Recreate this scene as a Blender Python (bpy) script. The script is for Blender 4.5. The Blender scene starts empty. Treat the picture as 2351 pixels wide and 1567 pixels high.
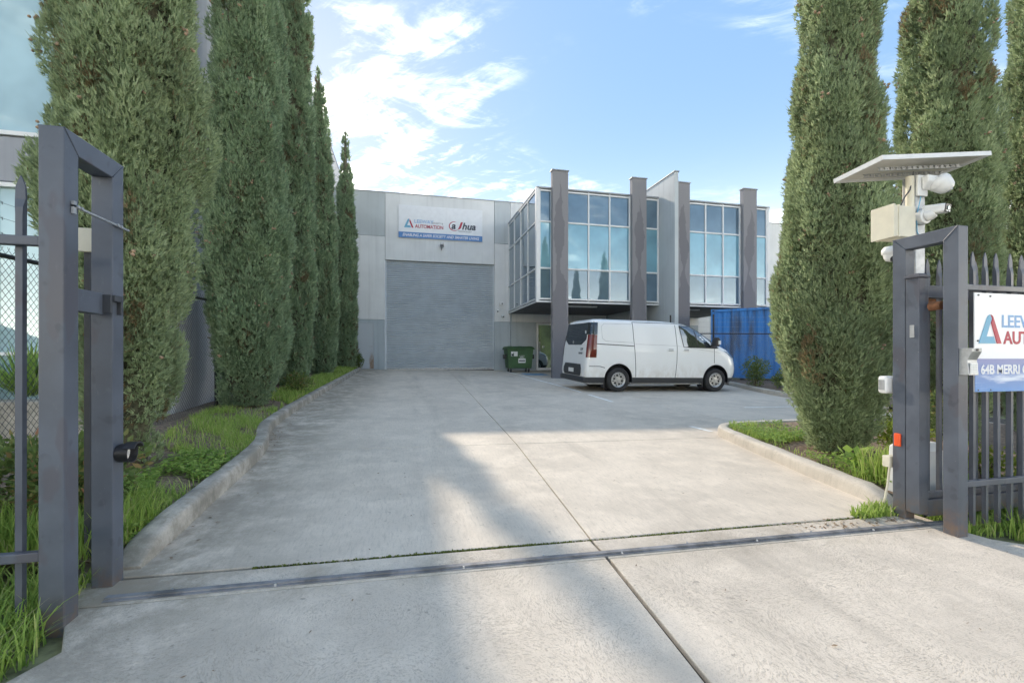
import bpy, bmesh, math, random
import numpy as np
from mathutils import Vector, Matrix
R = math.radians
random.seed(7)
S = bpy.context.scene
COL = S.collection

# ------------------------------------------------------------------ camera
EYE = 1.13
cam_d = bpy.data.cameras.new('camera')
cam_d.sensor_width = 36.0
cam_d.lens = 16.0
cam_d.shift_y = 0.0151
cam_d.clip_start = 0.05
cam_d.clip_end = 3000
cam = bpy.data.objects.new('camera', cam_d)
cam.location = (0, 0, EYE)
cam.rotation_euler = (R(90), 0, R(-13.2))
COL.objects.link(cam)
S.camera = cam

# ------------------------------------------------------------------ sky, sun, exposure
SUN_DIR = Vector((-0.20, 1.074, 0.602)).normalized()
SUN_EL = math.asin(SUN_DIR.z)
SUN_AZ = math.atan2(SUN_DIR.x, SUN_DIR.y)
world = bpy.data.worlds.new('World')
S.world = world
world.use_nodes = True
wt = world.node_tree
wt.nodes.clear()
def wn(t, **k):
    n = wt.nodes.new(t)
    for a, b in k.items(): setattr(n, a, b)
    return n
sky = wn('ShaderNodeTexSky', sky_type='NISHITA', sun_disc=False, sun_elevation=SUN_EL, sun_rotation=SUN_AZ,
         altitude=120.0, air_density=1.0, dust_density=0.12, ozone_density=2.2)
gm = wn('ShaderNodeGamma'); gm.inputs[1].default_value = 0.30   # soft tone of a hazy winter sky
wt.links.new(sky.outputs[0], gm.inputs[0])
hs = wn('ShaderNodeHueSaturation')
hs.inputs['Hue'].default_value = 0.507
hs.inputs['Saturation'].default_value = 2.5
hs.inputs['Value'].default_value = 0.50
wt.links.new(gm.outputs[0], hs.inputs['Color'])
# thin cirrus: a noise field on a flat layer overhead, the same all round the sky
tc = wn('ShaderNodeTexCoord')
sep = wn('ShaderNodeSeparateXYZ'); wt.links.new(tc.outputs['Generated'], sep.inputs[0])
def wm(op, a, b=None, c=None):
    n = wn('ShaderNodeMath', operation=op)
    for i, q in enumerate((a, b, c)):
        if q is None: continue
        if isinstance(q, (int, float)): n.inputs[i].default_value = q
        else: wt.links.new(q, n.inputs[i])
    return n.outputs[0]
zz = wm('ADD', wm('MAXIMUM', sep.outputs[2], 0.0), 0.16)
cmb = wn('ShaderNodeCombineXYZ')
wt.links.new(wm('DIVIDE', sep.outputs[0], zz), cmb.inputs[0])
wt.links.new(wm('DIVIDE', sep.outputs[1], zz), cmb.inputs[1])
mp = wn('ShaderNodeMapping')
mp.inputs['Rotation'].default_value = (0, 0, R(58))
mp.inputs['Location'].default_value = (3.4, 1.9, 0)
mp.inputs['Scale'].default_value = (0.8, 1.35, 1)
wt.links.new(cmb.outputs[0], mp.inputs[0])
def wnoise(scale, det, rough, dist=0.0, vec=None):
    n = wn('ShaderNodeTexNoise')
    n.inputs['Scale'].default_value = scale; n.inputs['Detail'].default_value = det
    n.inputs['Roughness'].default_value = rough; n.inputs['Distortion'].default_value = dist
    wt.links.new(vec or mp.outputs[0], n.inputs['Vector'])
    return n.outputs[0]
big = wnoise(1.05, 3, 0.5, 0.3)
fine = wnoise(4.6, 10, 0.68, 0.9)
mp2 = wn('ShaderNodeMapping'); mp2.inputs['Scale'].default_value = (0.35, 2.2, 1); mp2.inputs['Rotation'].default_value = (0, 0, R(20))
wt.links.new(mp.outputs[0], mp2.inputs[0])
streak = wnoise(3.0, 8, 0.62, 0.4, mp2.outputs[0])
mr = wn('ShaderNodeMapRange'); mr.interpolation_type = 'SMOOTHSTEP'
mr.inputs['From Min'].default_value = 0.38; mr.inputs['From Max'].default_value = 0.76
wt.links.new(big, mr.inputs[0])
mr2 = wn('ShaderNodeMapRange'); mr2.interpolation_type = 'SMOOTHSTEP'
mr2.inputs['From Min'].default_value = 0.47; mr2.inputs['From Max'].default_value = 0.80
wt.links.new(wm('MULTIPLY_ADD', fine, 0.5, wm('MULTIPLY', streak, 0.5)), mr2.inputs[0])
dens = wm('MULTIPLY', mr.outputs[0], mr2.outputs[0])
haze_h = wm('MULTIPLY', wm('POWER', wm('SUBTRACT', 1.0, wm('MINIMUM', wm('MAXIMUM', sep.outputs[2], 0.0), 1.0)), 11.0), 0.75)
dens2 = wm('MINIMUM', wm('ADD', wm('MULTIPLY_ADD', dens, 0.76, 0.006), haze_h), 0.95)
cl = wn('ShaderNodeMix', data_type='RGBA')
wt.links.new(dens2, cl.inputs[0])
wt.links.new(hs.outputs[0], cl.inputs[6])
CLOUD = (13.6, 12.2, 10.0)
cl.inputs[7].default_value = (*CLOUD, 1)
bg = wn('ShaderNodeBackground')
bg.inputs['Strength'].default_value = 0.15
wt.links.new(cl.outputs[2], bg.inputs['Color'])
wo = wn('ShaderNodeOutputWorld')
wt.links.new(bg.outputs[0], wo.inputs[0])

sun_d = bpy.data.lights.new('sun', 'SUN')
sun_d.energy = 0.56
sun_d.angle = R(0.7)
sun_d.color = (1.0, 0.88, 0.73)
sun = bpy.data.objects.new('sun', sun_d)
sun.rotation_euler = SUN_DIR.to_track_quat('Z', 'Y').to_euler()
sun.location = (0, 20, 30)
COL.objects.link(sun)

S.view_settings.view_transform = 'Standard'
S.view_settings.look = 'None'
S.view_settings.gamma = 1.0
S.view_settings.use_curve_mapping = False
S.view_settings.exposure = 3.06
S.render.engine = 'CYCLES'
S.cycles.max_bounces = 8
S.cycles.diffuse_bounces = 4
S.cycles.transparent_max_bounces = 8
S.cycles.use_denoising = True

# ------------------------------------------------------------------ helpers
def G(x, y):
    """ground height of the site: a plane falling gently to the street and to the right"""
    x = min(max(x, -14.0), 24.0); y = min(max(y, -7.0), 25.0)
    return -.014 * (x + 1.4) + .03 * (y - 2.5)

WL = {}
def wl(o): return WL.get(o.name, Vector((0, 0, 0)))

def thing(name, label, cat, loc=(0, 0, 0), group=None, mtx=None):
    o = bpy.data.objects.new(name, None)
    o.empty_display_size = .1
    COL.objects.link(o)
    if mtx is not None:
        o.matrix_world = mtx; WL[o.name] = Vector((0, 0, 0))
    else:
        o.location = loc; WL[o.name] = Vector(loc)
    o['label'] = label; o['category'] = cat
    if group: o['group'] = group
    return o

def tag(o, label=None, cat=None, group=None, kind=None):
    if label: o['label'] = label
    if cat: o['category'] = cat
    if group: o['group'] = group
    if kind: o['kind'] = kind
    return o

def link(me, name, m, parent=None):
    o = bpy.data.objects.new(name, me)
    if m is not None and not me.materials: me.materials.append(m)
    COL.objects.link(o)
    if parent is not None:
        o.parent = parent
        if parent.parent is None:
            o.location = -wl(parent)
    return o

class MB:
    def __init__(s): s.v = []; s.f = []
    def add(s, vs, fs):
        b = len(s.v); s.v += [tuple(p) for p in vs]; s.f += [tuple(b + i for i in q) for q in fs]; return s
    def box(s, x0, x1, y0, y1, z0, z1):
        return s.add([(x0,y0,z0),(x1,y0,z0),(x1,y1,z0),(x0,y1,z0),(x0,y0,z1),(x1,y0,z1),(x1,y1,z1),(x0,y1,z1)],
                     [(0,3,2,1),(4,5,6,7),(0,1,5,4),(1,2,6,5),(2,3,7,6),(3,0,4,7)])
    def obox(s, c, ax, ay, az):
        c, ax, ay, az = map(Vector, (c, ax, ay, az))
        vs = [c + i*ax + j*ay + k*az for k in (-1,1) for (i,j) in ((-1,-1),(1,-1),(1,1),(-1,1))]
        return s.add(vs, [(0,3,2,1),(4,5,6,7),(0,1,5,4),(1,2,6,5),(2,3,7,6),(3,0,4,7)])
    def bar(s, p0, p1, w, h, up=(0,0,1)):
        p0, p1 = Vector(p0), Vector(p1); d = (p1-p0).normalized()
        u = Vector(up)
        if abs(d.dot(u)) > .95: u = Vector((0,1,0))
        r = d.cross(u).normalized(); u2 = r.cross(d)
        return s.obox((p0+p1)/2, (p1-p0)/2, r*w/2, u2*h/2)
    def cone(s, p0, p1, r0, r1, n=16, caps=True):
        p0, p1 = Vector(p0), Vector(p1); d = (p1-p0).normalized()
        u = Vector((0,0,1)) if abs(d.z) < .9 else Vector((1,0,0))
        a = d.cross(u).normalized(); b = d.cross(a)
        vs = [p0 + r0*(math.cos(t)*a + math.sin(t)*b) for t in [2*math.pi*i/n for i in range(n)]]
        vs += [p1 + r1*(math.cos(t)*a + math.sin(t)*b) for t in [2*math.pi*i/n for i in range(n)]]
        fs = [(i, (i+1)%n, n+(i+1)%n, n+i) for i in range(n)]
        if caps: fs += [tuple(range(n-1,-1,-1)), tuple(range(n,2*n))]
        return s.add(vs, fs)
    def tube(s, pts, r, n=6):
        for a, b in zip(pts[:-1], pts[1:]): s.cone(a, b, r, r, n)
        return s
    def lathe(s, prof, c=(0,0,0), axis='z', n=24):
        """prof: (radius, height) pairs along axis"""
        c = Vector(c); vs = []
        for (r, h) in prof:
            for i in range(n):
                t = 2*math.pi*i/n; p, q = r*math.cos(t), r*math.sin(t)
                vs.append(c + (Vector((p,q,h)) if axis=='z' else Vector((p,h,q)) if axis=='y' else Vector((h,p,q))))
        m = len(prof)
        return s.add(vs, [(k*n+i, k*n+(i+1)%n, (k+1)*n+(i+1)%n, (k+1)*n+i) for k in range(m-1) for i in range(n)])
    def prism(s, poly, ext, frame=None):
        """poly: 3d points, extruded by vector ext"""
        e = Vector(ext); n = len(poly); vs = [Vector(p) for p in poly]; vs += [p+e for p in vs]
        return s.add(vs, [tuple(range(n-1,-1,-1)), tuple(range(n,2*n))] + [(i,(i+1)%n,n+(i+1)%n,n+i) for i in range(n)])
    def mesh(s, name):
        me = bpy.data.meshes.new(name); me.from_pydata(s.v, [], s.f)
        bm = bmesh.new(); bm.from_mesh(me); bmesh.ops.recalc_face_normals(bm, faces=bm.faces); bm.to_mesh(me); bm.free()
        return me
    def build(s, name, m, parent=None, smooth=None, bevel=0, seg=2):
        me = s.mesh(name)
        if smooth is not None:
            me.shade_smooth()
            if smooth < 170: me.set_sharp_from_angle(angle=R(smooth))
        o = link(me, name, m, parent)
        if bevel:
            b = o.modifiers.new('bevel', 'BEVEL'); b.width = bevel; b.segments = seg; b.limit_method = 'ANGLE'; b.angle_limit = R(40)
        return o

def npmesh(name, verts, tris, tint=None, smooth=False):
    """fast mesh of triangles from numpy arrays; tint: one value per face"""
    me = bpy.data.meshes.new(name)
    nv, nf = len(verts), len(tris)
    me.vertices.add(nv); me.vertices.foreach_set('co', np.asarray(verts, np.float32).ravel())
    me.loops.add(nf*3); me.loops.foreach_set('vertex_index', np.asarray(tris, np.int32).ravel())
    me.polygons.add(nf); me.polygons.foreach_set('loop_start', np.arange(0, nf*3, 3, dtype=np.int32))
    if tint is not None:
        a = me.attributes.new('tint', 'FLOAT', 'FACE'); a.data.foreach_set('value', np.asarray(tint, np.float32))
    me.update(calc_edges=True)
    if smooth: me.shade_smooth()
    return me

# ------------------------------------------------------------------ materials
class NT:
    def __init__(s, name):
        s.m = bpy.data.materials.new(name); s.m.use_nodes = True; s.t = s.m.node_tree; s.t.nodes.clear()
        s.out = s.n('ShaderNodeOutputMaterial')
        s.co = s.n('ShaderNodeTexCoord').outputs['Object']
    def n(s, t, **k):
        q = s.t.nodes.new(t)
        for a, b in k.items(): setattr(q, a, b)
        return q
    def put(s, sock, v):
        if v is None: return
        if isinstance(v, bpy.types.NodeSocket): s.t.links.new(v, sock)
        elif isinstance(v, (tuple, list)): sock.default_value = (*v, 1) if len(v) == 3 and sock.type == 'RGBA' else v
        else: sock.default_value = v
    def noise(s, scale, det=4, rough=.55, vec=None, dist=0):
        q = s.n('ShaderNodeTexNoise'); s.put(q.inputs['Vector'], vec or s.co)
        q.inputs['Scale'].default_value = scale; q.inputs['Detail'].default_value = det; q.inputs['Roughness'].default_value = rough; q.inputs['Distortion'].default_value = dist
        return q.outputs[0]
    def map(s, scale=(1,1,1), rot=(0,0,0), loc=(0,0,0), vec=None):
        q = s.n('ShaderNodeMapping'); s.put(q.inputs[0], vec or s.co); q.inputs['Scale'].default_value = scale; q.inputs['Rotation'].default_value = rot; q.inputs['Location'].default_value = loc
        return q.outputs[0]
    def rng(s, v, a, b, c=0., d=1.):
        q = s.n('ShaderNodeMapRange'); q.interpolation_type = 'SMOOTHSTEP'; s.put(q.inputs[0], v)
        for i, k in zip((1,2,3,4), (a,b,c,d)): q.inputs[i].default_value = k
        return q.outputs[0]
    def mix(s, f, a, b, mode='MIX'):
        q = s.n('ShaderNodeMix', data_type='RGBA', blend_type=mode); s.put(q.inputs[0], f); s.put(q.inputs[6], a); s.put(q.inputs[7], b)
        return q.outputs[2]
    def math(s, op, a, b=None, c=None):
        q = s.n('ShaderNodeMath', operation=op)
        for i, k in enumerate((a,b,c)): s.put(q.inputs[i], k)
        return q.outputs[0]
    def xyz(s, v=None):
        q = s.n('ShaderNodeSeparateXYZ'); s.put(q.inputs[0], v or s.co); return q.outputs
    def bump(s, h, st=.3, d=.01):
        q = s.n('ShaderNodeBump'); q.inputs['Strength'].default_value = st; q.inputs['Distance'].default_value = d; s.put(q.inputs['Height'], h)
        return q.outputs[0]
    def ramp(s, v, stops):
        q = s.n('ShaderNodeValToRGB'); s.put(q.inputs[0], v); e = q.color_ramp.elements
        while len(e) < len(stops): e.new(.5)
        for k, (p, c) in zip(e, stops): k.position = p; k.color = (*c, 1)
        return q.outputs[0]
    def bsdf(s, base, rough=.5, metal=0, normal=None, **k):
        q = s.n('ShaderNodeBsdfPrincipled'); s.put(q.inputs['Base Color'], base); s.put(q.inputs['Roughness'], rough); s.put(q.inputs['Metallic'], metal)
        if normal is not None: s.put(q.inputs['Normal'], normal)
        for a, b in k.items(): s.put(q.inputs[a.replace('_', ' ')], b)
        s.t.links.new(q.outputs[0], s.out.inputs[0]); return q.outputs[0]

def simple(name, col, rough=.5, metal=0, var=.12, scale=6, bump=0, **k):
    s = NT(name)
    n = s.noise(scale, 5, .6)
    c = s.mix(s.rng(n, .3, .7), tuple(x*(1-var) for x in col), tuple(min(1, x*(1+var)) for x in col))
    nm = s.bump(s.noise(scale*12, 3), bump, .003) if bump else None
    s.bsdf(c, rough, metal, nm, **k)
    return s.m

def concrete(name, base, apron=False):
    s = NT(name)
    big = s.noise(.55, 5, .6); mid = s.noise(2.6, 6, .65); fine = s.noise(42, 4, .6); grit = s.noise(160, 2, .5)
    d = tuple(x*.80 for x in base); l = tuple(min(1, x*1.08) for x in base)
    c = s.mix(s.rng(big, .32, .68), d, base)
    c = s.mix(s.rng(mid, .38, .74), c, l)
    c = s.mix(s.math('MULTIPLY', s.rng(s.noise(1.6, 8, .75, s.map((1, .35, 1), (0, 0, .2))), .50, .74), .40), c, tuple(x*.52 for x in base))
    if apron:
        v = s.n('ShaderNodeTexVoronoi', feature='F1', voronoi_dimensions='2D'); s.put(v.inputs['Vector'], s.co); v.inputs['Scale'].default_value = 1.5; v.inputs['Randomness'].default_value = .9
        wob = s.n('ShaderNodeVectorMath', operation='SCALE'); s.put(wob.inputs[0], s.n('ShaderNodeTexNoise').outputs[1]); wob.inputs['Scale'].default_value = .0
        pv = s.n('ShaderNodeVectorMath', operation='SUBTRACT'); s.put(pv.inputs[0], s.co)
        sc = s.n('ShaderNodeVectorMath', operation='SCALE'); s.put(sc.inputs[0], v.outputs['Position']); sc.inputs['Scale'].default_value = 1.0
        s.put(pv.inputs[1], sc.outputs[0])
        o = s.xyz(pv.outputs[0])
        ang = s.math('ARCTAN2', o[1], o[0]); rad = s.math('SQRT', s.math('ADD', s.math('MULTIPLY', o[0], o[0]), s.math('MULTIPLY', o[1], o[1])))
        cb = s.n('ShaderNodeCombineXYZ'); s.put(cb.inputs[0], s.math('MULTIPLY', rad, 150.0)); s.put(cb.inputs[1], s.math('MULTIPLY', s.math('MULTIPLY', ang, 34.0), s.math('ADD', rad, .25)))
        w = s.xyz()
        s.put(cb.inputs[2], s.noise(1.4, 2))
        st = s.noise(1.0, 3, .6, cb.outputs[0])
        cover = s.rng(s.noise(2.2, 4), .30, .62, .35, 1.)
        k = s.math('MULTIPLY', s.rng(st, .50, .66), cover)
        c = s.mix(s.math('MULTIPLY', k, .34), c, tuple(x*.40 for x in base))
        nm = s.bump(s.math('SUBTRACT', s.math('MULTIPLY', fine, .5), k), .6, .004)
    else:
        br = s.noise(1.0, 4, .7, s.map((55, 9, 1), (0, 0, 1.45)))
        c = s.mix(s.math('MULTIPLY', s.rng(br, .46, .74), .40), c, tuple(x*.5 for x in base))
        nm = s.bump(s.math('ADD', fine, s.math('MULTIPLY', br, .6)), .35, .003)
    c = s.mix(s.math('MULTIPLY', s.rng(grit, .54, .72), .45), c, tuple(x*.48 for x in base))
    c = s.mix(s.math('MULTIPLY', s.rng(s.noise(23, 2, .5), .70, .76), .5), c, tuple(x*.3 for x in base))
    # grime gathered in the left gutter, along the kerbs and beside the gate track, and faint tyre lanes
    w_ = s.xyz(); gn = s.noise(3.2, 8, .75)
    gut = s.math('MULTIPLY', s.rng(w_[0], -.25, -1.55), s.rng(gn, .30, .60))
    trk_ = s.math('MULTIPLY', s.rng(s.math('ABSOLUTE', s.math('SUBTRACT', w_[1], 2.52)), .30, .02), s.rng(gn, .40, .68))
    lane = s.math('MULTIPLY', s.rng(s.math('ABSOLUTE', s.math('SUBTRACT', s.math('ABSOLUTE', s.math('SUBTRACT', w_[0], 1.15)), .85)), .36, .05), s.rng(s.noise(1.3, 6, .7, s.map((1.6, .25, 1))), .44, .70))
    c = s.mix(s.math('MULTIPLY', gut, .92), c, tuple(x*q for x, q in zip(base, (.40, .40, .38))))
    c = s.mix(s.math('MULTIPLY', trk_, .55), c, tuple(x*q for x, q in zip(base, (.50, .47, .40))))
    c = s.mix(s.math('MULTIPLY', lane, .48), c, tuple(x*.45 for x in base))
    spot = s.rng(s.noise(6.5, 5, .7), .66, .74)
    c = s.mix(s.math('MULTIPLY', spot, .5), c, tuple(x*.38 for x in base))
    s.bsdf(c, .82, 0, nm)
    return s.m

def foliage(name, stops, transl=.25, rough=.6):
    s = NT(name)
    a = s.n('ShaderNodeAttribute', attribute_name='tint')
    c = s.ramp(a.outputs['Fac'], stops)
    c = s.mix(s.rng(s.noise(1.7, 3), .35, .7, 0, .25), c, stops[1][1])
    p = s.n('ShaderNodeBsdfPrincipled'); s.put(p.inputs['Base Color'], c); p.inputs['Roughness'].default_value = rough; p.inputs['Specular IOR Level'].default_value = .25
    t = s.n('ShaderNodeBsdfTranslucent'); s.put(t.inputs[0], s.mix(.15, c, (.40, .44, .16)))
    mx = s.n('ShaderNodeMixShader'); mx.inputs[0].default_value = transl
    s.t.links.new(p.outputs[0], mx.inputs[1]); s.t.links.new(t.outputs[0], mx.inputs[2]); s.t.links.new(mx.outputs[0], s.out.inputs[0])
    return s.m

def coated_glass(name, tint, body, refl):
    """reflective tinted glazing: mirror-like coat over a tinted body"""
    s = NT(name)
    d = s.n('ShaderNodeBsdfDiffuse')
    s.put(d.inputs[0], s.mix(s.rng(s.noise(.9, 3), .3, .7), tuple(x*.8 for x in body), tuple(x*1.15 for x in body)))
    gl = s.n('ShaderNodeBsdfGlossy'); s.put(gl.inputs[0], tint); gl.inputs['Roughness'].default_value = .015
    s.put(gl.inputs['Normal'], s.bump(s.noise(.8, 2), .02, .02))
    lw = s.n('ShaderNodeFresnel'); lw.inputs[0].default_value = 1.5
    f = s.math('MINIMUM', s.math('ADD', lw.outputs[0], refl), .95)
    mx = s.n('ShaderNodeMixShader'); s.put(mx.inputs[0], f)
    s.t.links.new(d.outputs[0], mx.inputs[1]); s.t.links.new(gl.outputs[0], mx.inputs[2]); s.t.links.new(mx.outputs[0], s.out.inputs[0])
    return s.m

def wall_paint(name, col, streak=.38):
    s = NT(name)
    st = s.noise(1.0, 5, .65, s.map((5.5, 5.5, .22)))
    n = s.noise(.8, 4)
    c = s.mix(s.rng(n, .3, .7), tuple(x*.93 for x in col), tuple(x*1.05 for x in col))
    c = s.mix(s.math('MULTIPLY', s.rng(st, .5, .78), streak), c, tuple(x*.62 for x in col))
    s.bsdf(c, .75, 0, s.bump(s.noise(40, 3), .12, .003))
    return s.m

def gate_paint(name, col):
    """satin powder coat with faded, rubbed and stained patches"""
    s = NT(name)
    n = s.noise(3.0, 5, .6); sm = s.noise(2.1, 3, .5, s.map((1, 1, .35)))
    c = s.mix(s.rng(n, .3, .72), tuple(x*.82 for x in col), tuple(x*1.18 for x in col))
    c = s.mix(s.math('MULTIPLY', s.rng(s.noise(5.0, 2.5, .5, s.map((1, 1, .5))), .58, .62), .6), c, (col[0]*.92, col[1]*.74, col[2]*.70))
    c = s.mix(s.math('MULTIPLY', s.rng(s.noise(85, 2, .5), .745, .77), .4), c, (.38, .38, .38))
    c = s.mix(s.math('MULTIPLY', s.rng(s.noise(26, 6, .75, s.map((1, 1, .25))), .60, .74), .16), c, (.30, .31, .33))
    c = s.mix(s.math('MULTIPLY', s.rng(s.noise(11, 2.5, .5, s.map((1, 1, .8), (0, 0, 0), (3, 1, 2))), .63, .70), .45), c, tuple(x*.5 for x in col))
    zf_ = s.xyz()[2]
    c = s.mix(s.math('MULTIPLY', s.rng(zf_, .16, -.06), s.rng(s.noise(18, 6, .75), .42, .62)), c, (.17, .105, .07))
    c = s.mix(s.rng(zf_, .25, -.05, 0, .22), c, (.18, .17, .155))
    s.bsdf(c, s.rng(n, .2, .8, .34, .52), .0, s.bump(s.noise(120, 2), .08, .001))
    return s.m

M = {}
M['yard'] = concrete('yard_concrete', (.69, .605, .495))
M['apron'] = concrete('apron_concrete', (.68, .597, .49), True)
M['kerb'] = concrete('kerb_concrete', (.57, .52, .445))
M['joint'] = simple('joint_dirt', (.06, .052, .04), .95, var=.5, scale=30)
M['soil'] = simple('bed_soil', (.20, .145, .10), .95, var=.5, scale=25, bump=.8)
M['lawn'] = simple('lawn_ground', (.17, .17, .085), .95, var=.5, scale=9, bump=.5)
M['asphalt'] = simple('asphalt', (.05, .05, .052), .9, var=.3, scale=20, bump=.4)
M['line'] = simple('line_paint', (.86, .83, .76), .7, var=.25, scale=14)
M['bluepaint'] = simple('bay_blue_paint', (.22, .36, .50), .75, var=.35, scale=5)
M['gate'] = gate_paint('gate_grey_paint', (.092, .106, .134))
M['fence'] = gate_paint('fence_grey_paint', (.092, .103, .128))
M['galv'] = simple('galvanised_steel', (.42, .43, .44), .45, .6, var=.2, scale=12)
M['track'] = simple('worn_track_steel', (.20, .20, .205), .6, .2, var=.4, scale=7)
M['rust'] = simple('rusty_steel', (.19, .085, .04), .85, .1, var=.5, scale=20)
M['white_p'] = simple('white_plastic', (.80, .80, .78), .35, var=.04)
M['beige_p'] = simple('beige_box_paint', (.72, .67, .53), .5, var=.07)
M['black_p'] = simple('black_plastic', (.022, .022, .025), .4, var=.2)
M['dkgrey_p'] = simple('dark_grey_plastic', (.055, .058, .065), .55, var=.15)
M['orange'] = simple('orange_lens', (.80, .10, .025), .3, var=.1)
M['wall_l'] = wall_paint('light_grey_wall', (.79, .795, .78))
M['wall_d'] = wall_paint('blue_grey_dado', (.44, .49, .515))
M['wall_t'] = wall_paint('mid_grey_panel', (.55, .585, .59))
M['cap'] = simple('metal_capping', (.32, .34, .35), .45, .3)
M['slat'] = simple('roller_door_steel', (.52, .565, .60), .45, .10, var=.06, scale=2)
M['frame'] = simple('white_window_frame', (.78, .78, .77), .4, var=.03)
M['soffit'] = simple('dark_soffit_board', (.105, .105, .11), .7, var=.15, scale=3)
M['pane_t'] = coated_glass('spandrel_glass', (.62, .76, .86), (.125, .19, .245), .13)
M['pane_m'] = coated_glass('vision_glass', (.66, .85, .94), (.19, .38, .46), .15)
M['pane_s'] = coated_glass('side_glass', (.70, .77, .82), (.12, .15, .17), .30)
M['pane_n'] = coated_glass('neighbour_glass', (.80, .93, .96), (.42, .57, .60), .09)
M['doorglass'] = coated_glass('door_glass', (.75, .85, .85), (.02, .03, .03), .30)
M['neigh'] = wall_paint('neighbour_grey_panel', (.54, .54, .545))
M['neigh_w'] = wall_paint('neighbour_spandrel_panel', (.34, .35, .38))
M['van'] = simple('white_van_paint', (.87, .87, .855), .32, 0, var=.025, scale=3, Coat_Weight=.7, Coat_Roughness=.05)
M['van_seam'] = simple('panel_gap', (.03, .03, .032), .7)
def van_paint():
    s = NT('white_van_paint_dusty'); z = s.xyz()[2]
    c = s.mix(s.noise(3, 3), (.86, .86, .845), (.88, .88, .865))
    d = s.math('MULTIPLY', s.rng(z, .95, .30), s.rng(s.noise(3.5, 6, .7, s.map((1.5, 1.5, .8))), .34, .68))
    c = s.mix(s.math('MULTIPLY', d, .55), c, (.58, .52, .43))
    s.bsdf(c, s.rng(d, 0, 1, .30, .6), 0, None, Coat_Weight=.6, Coat_Roughness=.06); return s.m
M['van'] = van_paint()
M['van_crease_shade'] = simple('painted_crease_shade', (.55, .55, .55), .5)  # grey painted in for the shading of pressed creases
M['van_glass'] = coated_glass('van_glass', (.85, .9, .95), (.012, .014, .017), .06)
M['van_side_glass'] = coated_glass('van_side_glass', (.85, .9, .95), (.03, .035, .04), .22)
M['clad'] = simple('van_cladding', (.042, .044, .048), .6, var=.12, scale=8)
M['tyre'] = simple('tyre_rubber', (.028, .028, .029), .85, var=.2, scale=12)
M['alloy'] = simple('alloy_wheel', (.55, .54, .52), .35, .7, var=.1)
M['lamp_r'] = simple('red_tail_lamp', (.13, .008, .007), .15, var=.2, Coat_Weight=1.0)
M['lamp_c'] = simple('headlamp_glass', (.30, .33, .36), .08, .3, var=.3, scale=15, Coat_Weight=1.0)
M['bin'] = simple('green_bin_plastic', (.045, .112, .040), .5, var=.12, scale=5)
M['sticker'] = simple('white_sticker', (.75, .76, .74), .5, var=.05)
M['ink'] = simple('dark_ink', (.05, .055, .07), .5)
M['bark'] = simple('cypress_bark', (.12, .085, .06), .9, var=.35, scale=18, bump=.6)
M['core_brown'] = simple('twig_brown_core', (.12, .115, .07), .95, var=.4, scale=25, bump=.8)  # twig-brown colour of the solid core added inside each crown
M['cypress'] = foliage('cypress_foliage', [(0, (.24, .17, .10)), (.14, (.21, .28, .175)), (.5, (.325, .44, .265)), (1, (.52, .62, .40))], .42)
M['cypress_w'] = foliage('cypress_foliage_warm', [(0, (.26, .18, .10)), (.14, (.25, .305, .18)), (.5, (.375, .465, .26)), (1, (.58, .65, .39))], .42)
M['cone'] = simple('cypress_cone', (.36, .25, .16), .8, var=.3, scale=40)
M['grass'] = foliage('grass_blades', [(0, (.20, .32, .06)), (.35, (.32, .47, .10)), (.7, (.46, .58, .15)), (.88, (.56, .58, .22)), (1, (.60, .52, .30))], .45)
M['clover'] = foliage('clover_leaves', [(0, (.17, .30, .06)), (.6, (.30, .45, .10)), (1, (.48, .55, .17))], .42)
M['nandina'] = foliage('nandina_leaves', [(0, (.08, .13, .04)), (.55, (.15, .22, .06)), (.8, (.28, .25, .09)), (1, (.36, .13, .08))], .28)
M['shrub'] = foliage('shrub_leaves', [(0, (.09, .15, .05)), (.7, (.18, .24, .07)), (1, (.36, .32, .10))], .3)
M['limeshrub'] = foliage('lime_shrub_leaves', [(0, (.12, .2, .02)), (1, (.34, .40, .05))], .35)
M['litter'] = foliage('dry_litter', [(0, (.10, .06, .035)), (.6, (.24, .155, .09)), (1, (.40, .30, .19))], .0)
M['moss'] = foliage('joint_moss', [(0, (.07, .10, .015)), (1, (.18, .21, .04))], .1)
M['sign_w'] = simple('sign_white', (.84, .85, .86), .35, var=.03)
M['sign_b'] = simple('sign_blue', (.075, .225, .52), .4, var=.03)
M['txt_w'] = simple('lettering_white', (.80, .81, .83), .45, var=.02)
M['txt_d'] = simple('lettering_dark', (.045, .05, .07), .5, var=.05)
M['txt_r'] = simple('lettering_red', (.48, .045, .075), .5, var=.05)
M['txt_lb'] = simple('lettering_light_blue', (.22, .40, .66), .5, var=.05)
M['txt_tb'] = simple('lettering_teal', (.16, .42, .60), .5, var=.05)
M['far'] = wall_paint('far_shed_wall', (.58, .60, .63))
M['hill'] = simple('wooded_hill', (.055, .075, .030), .95, var=.5, scale=.15)
M['solar'] = simple('solar_cells', (.012, .016, .04), .12, .1, var=.2)
M['solar_b'] = simple('panel_backsheet', (.62, .60, .55), .5, var=.06)

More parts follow.
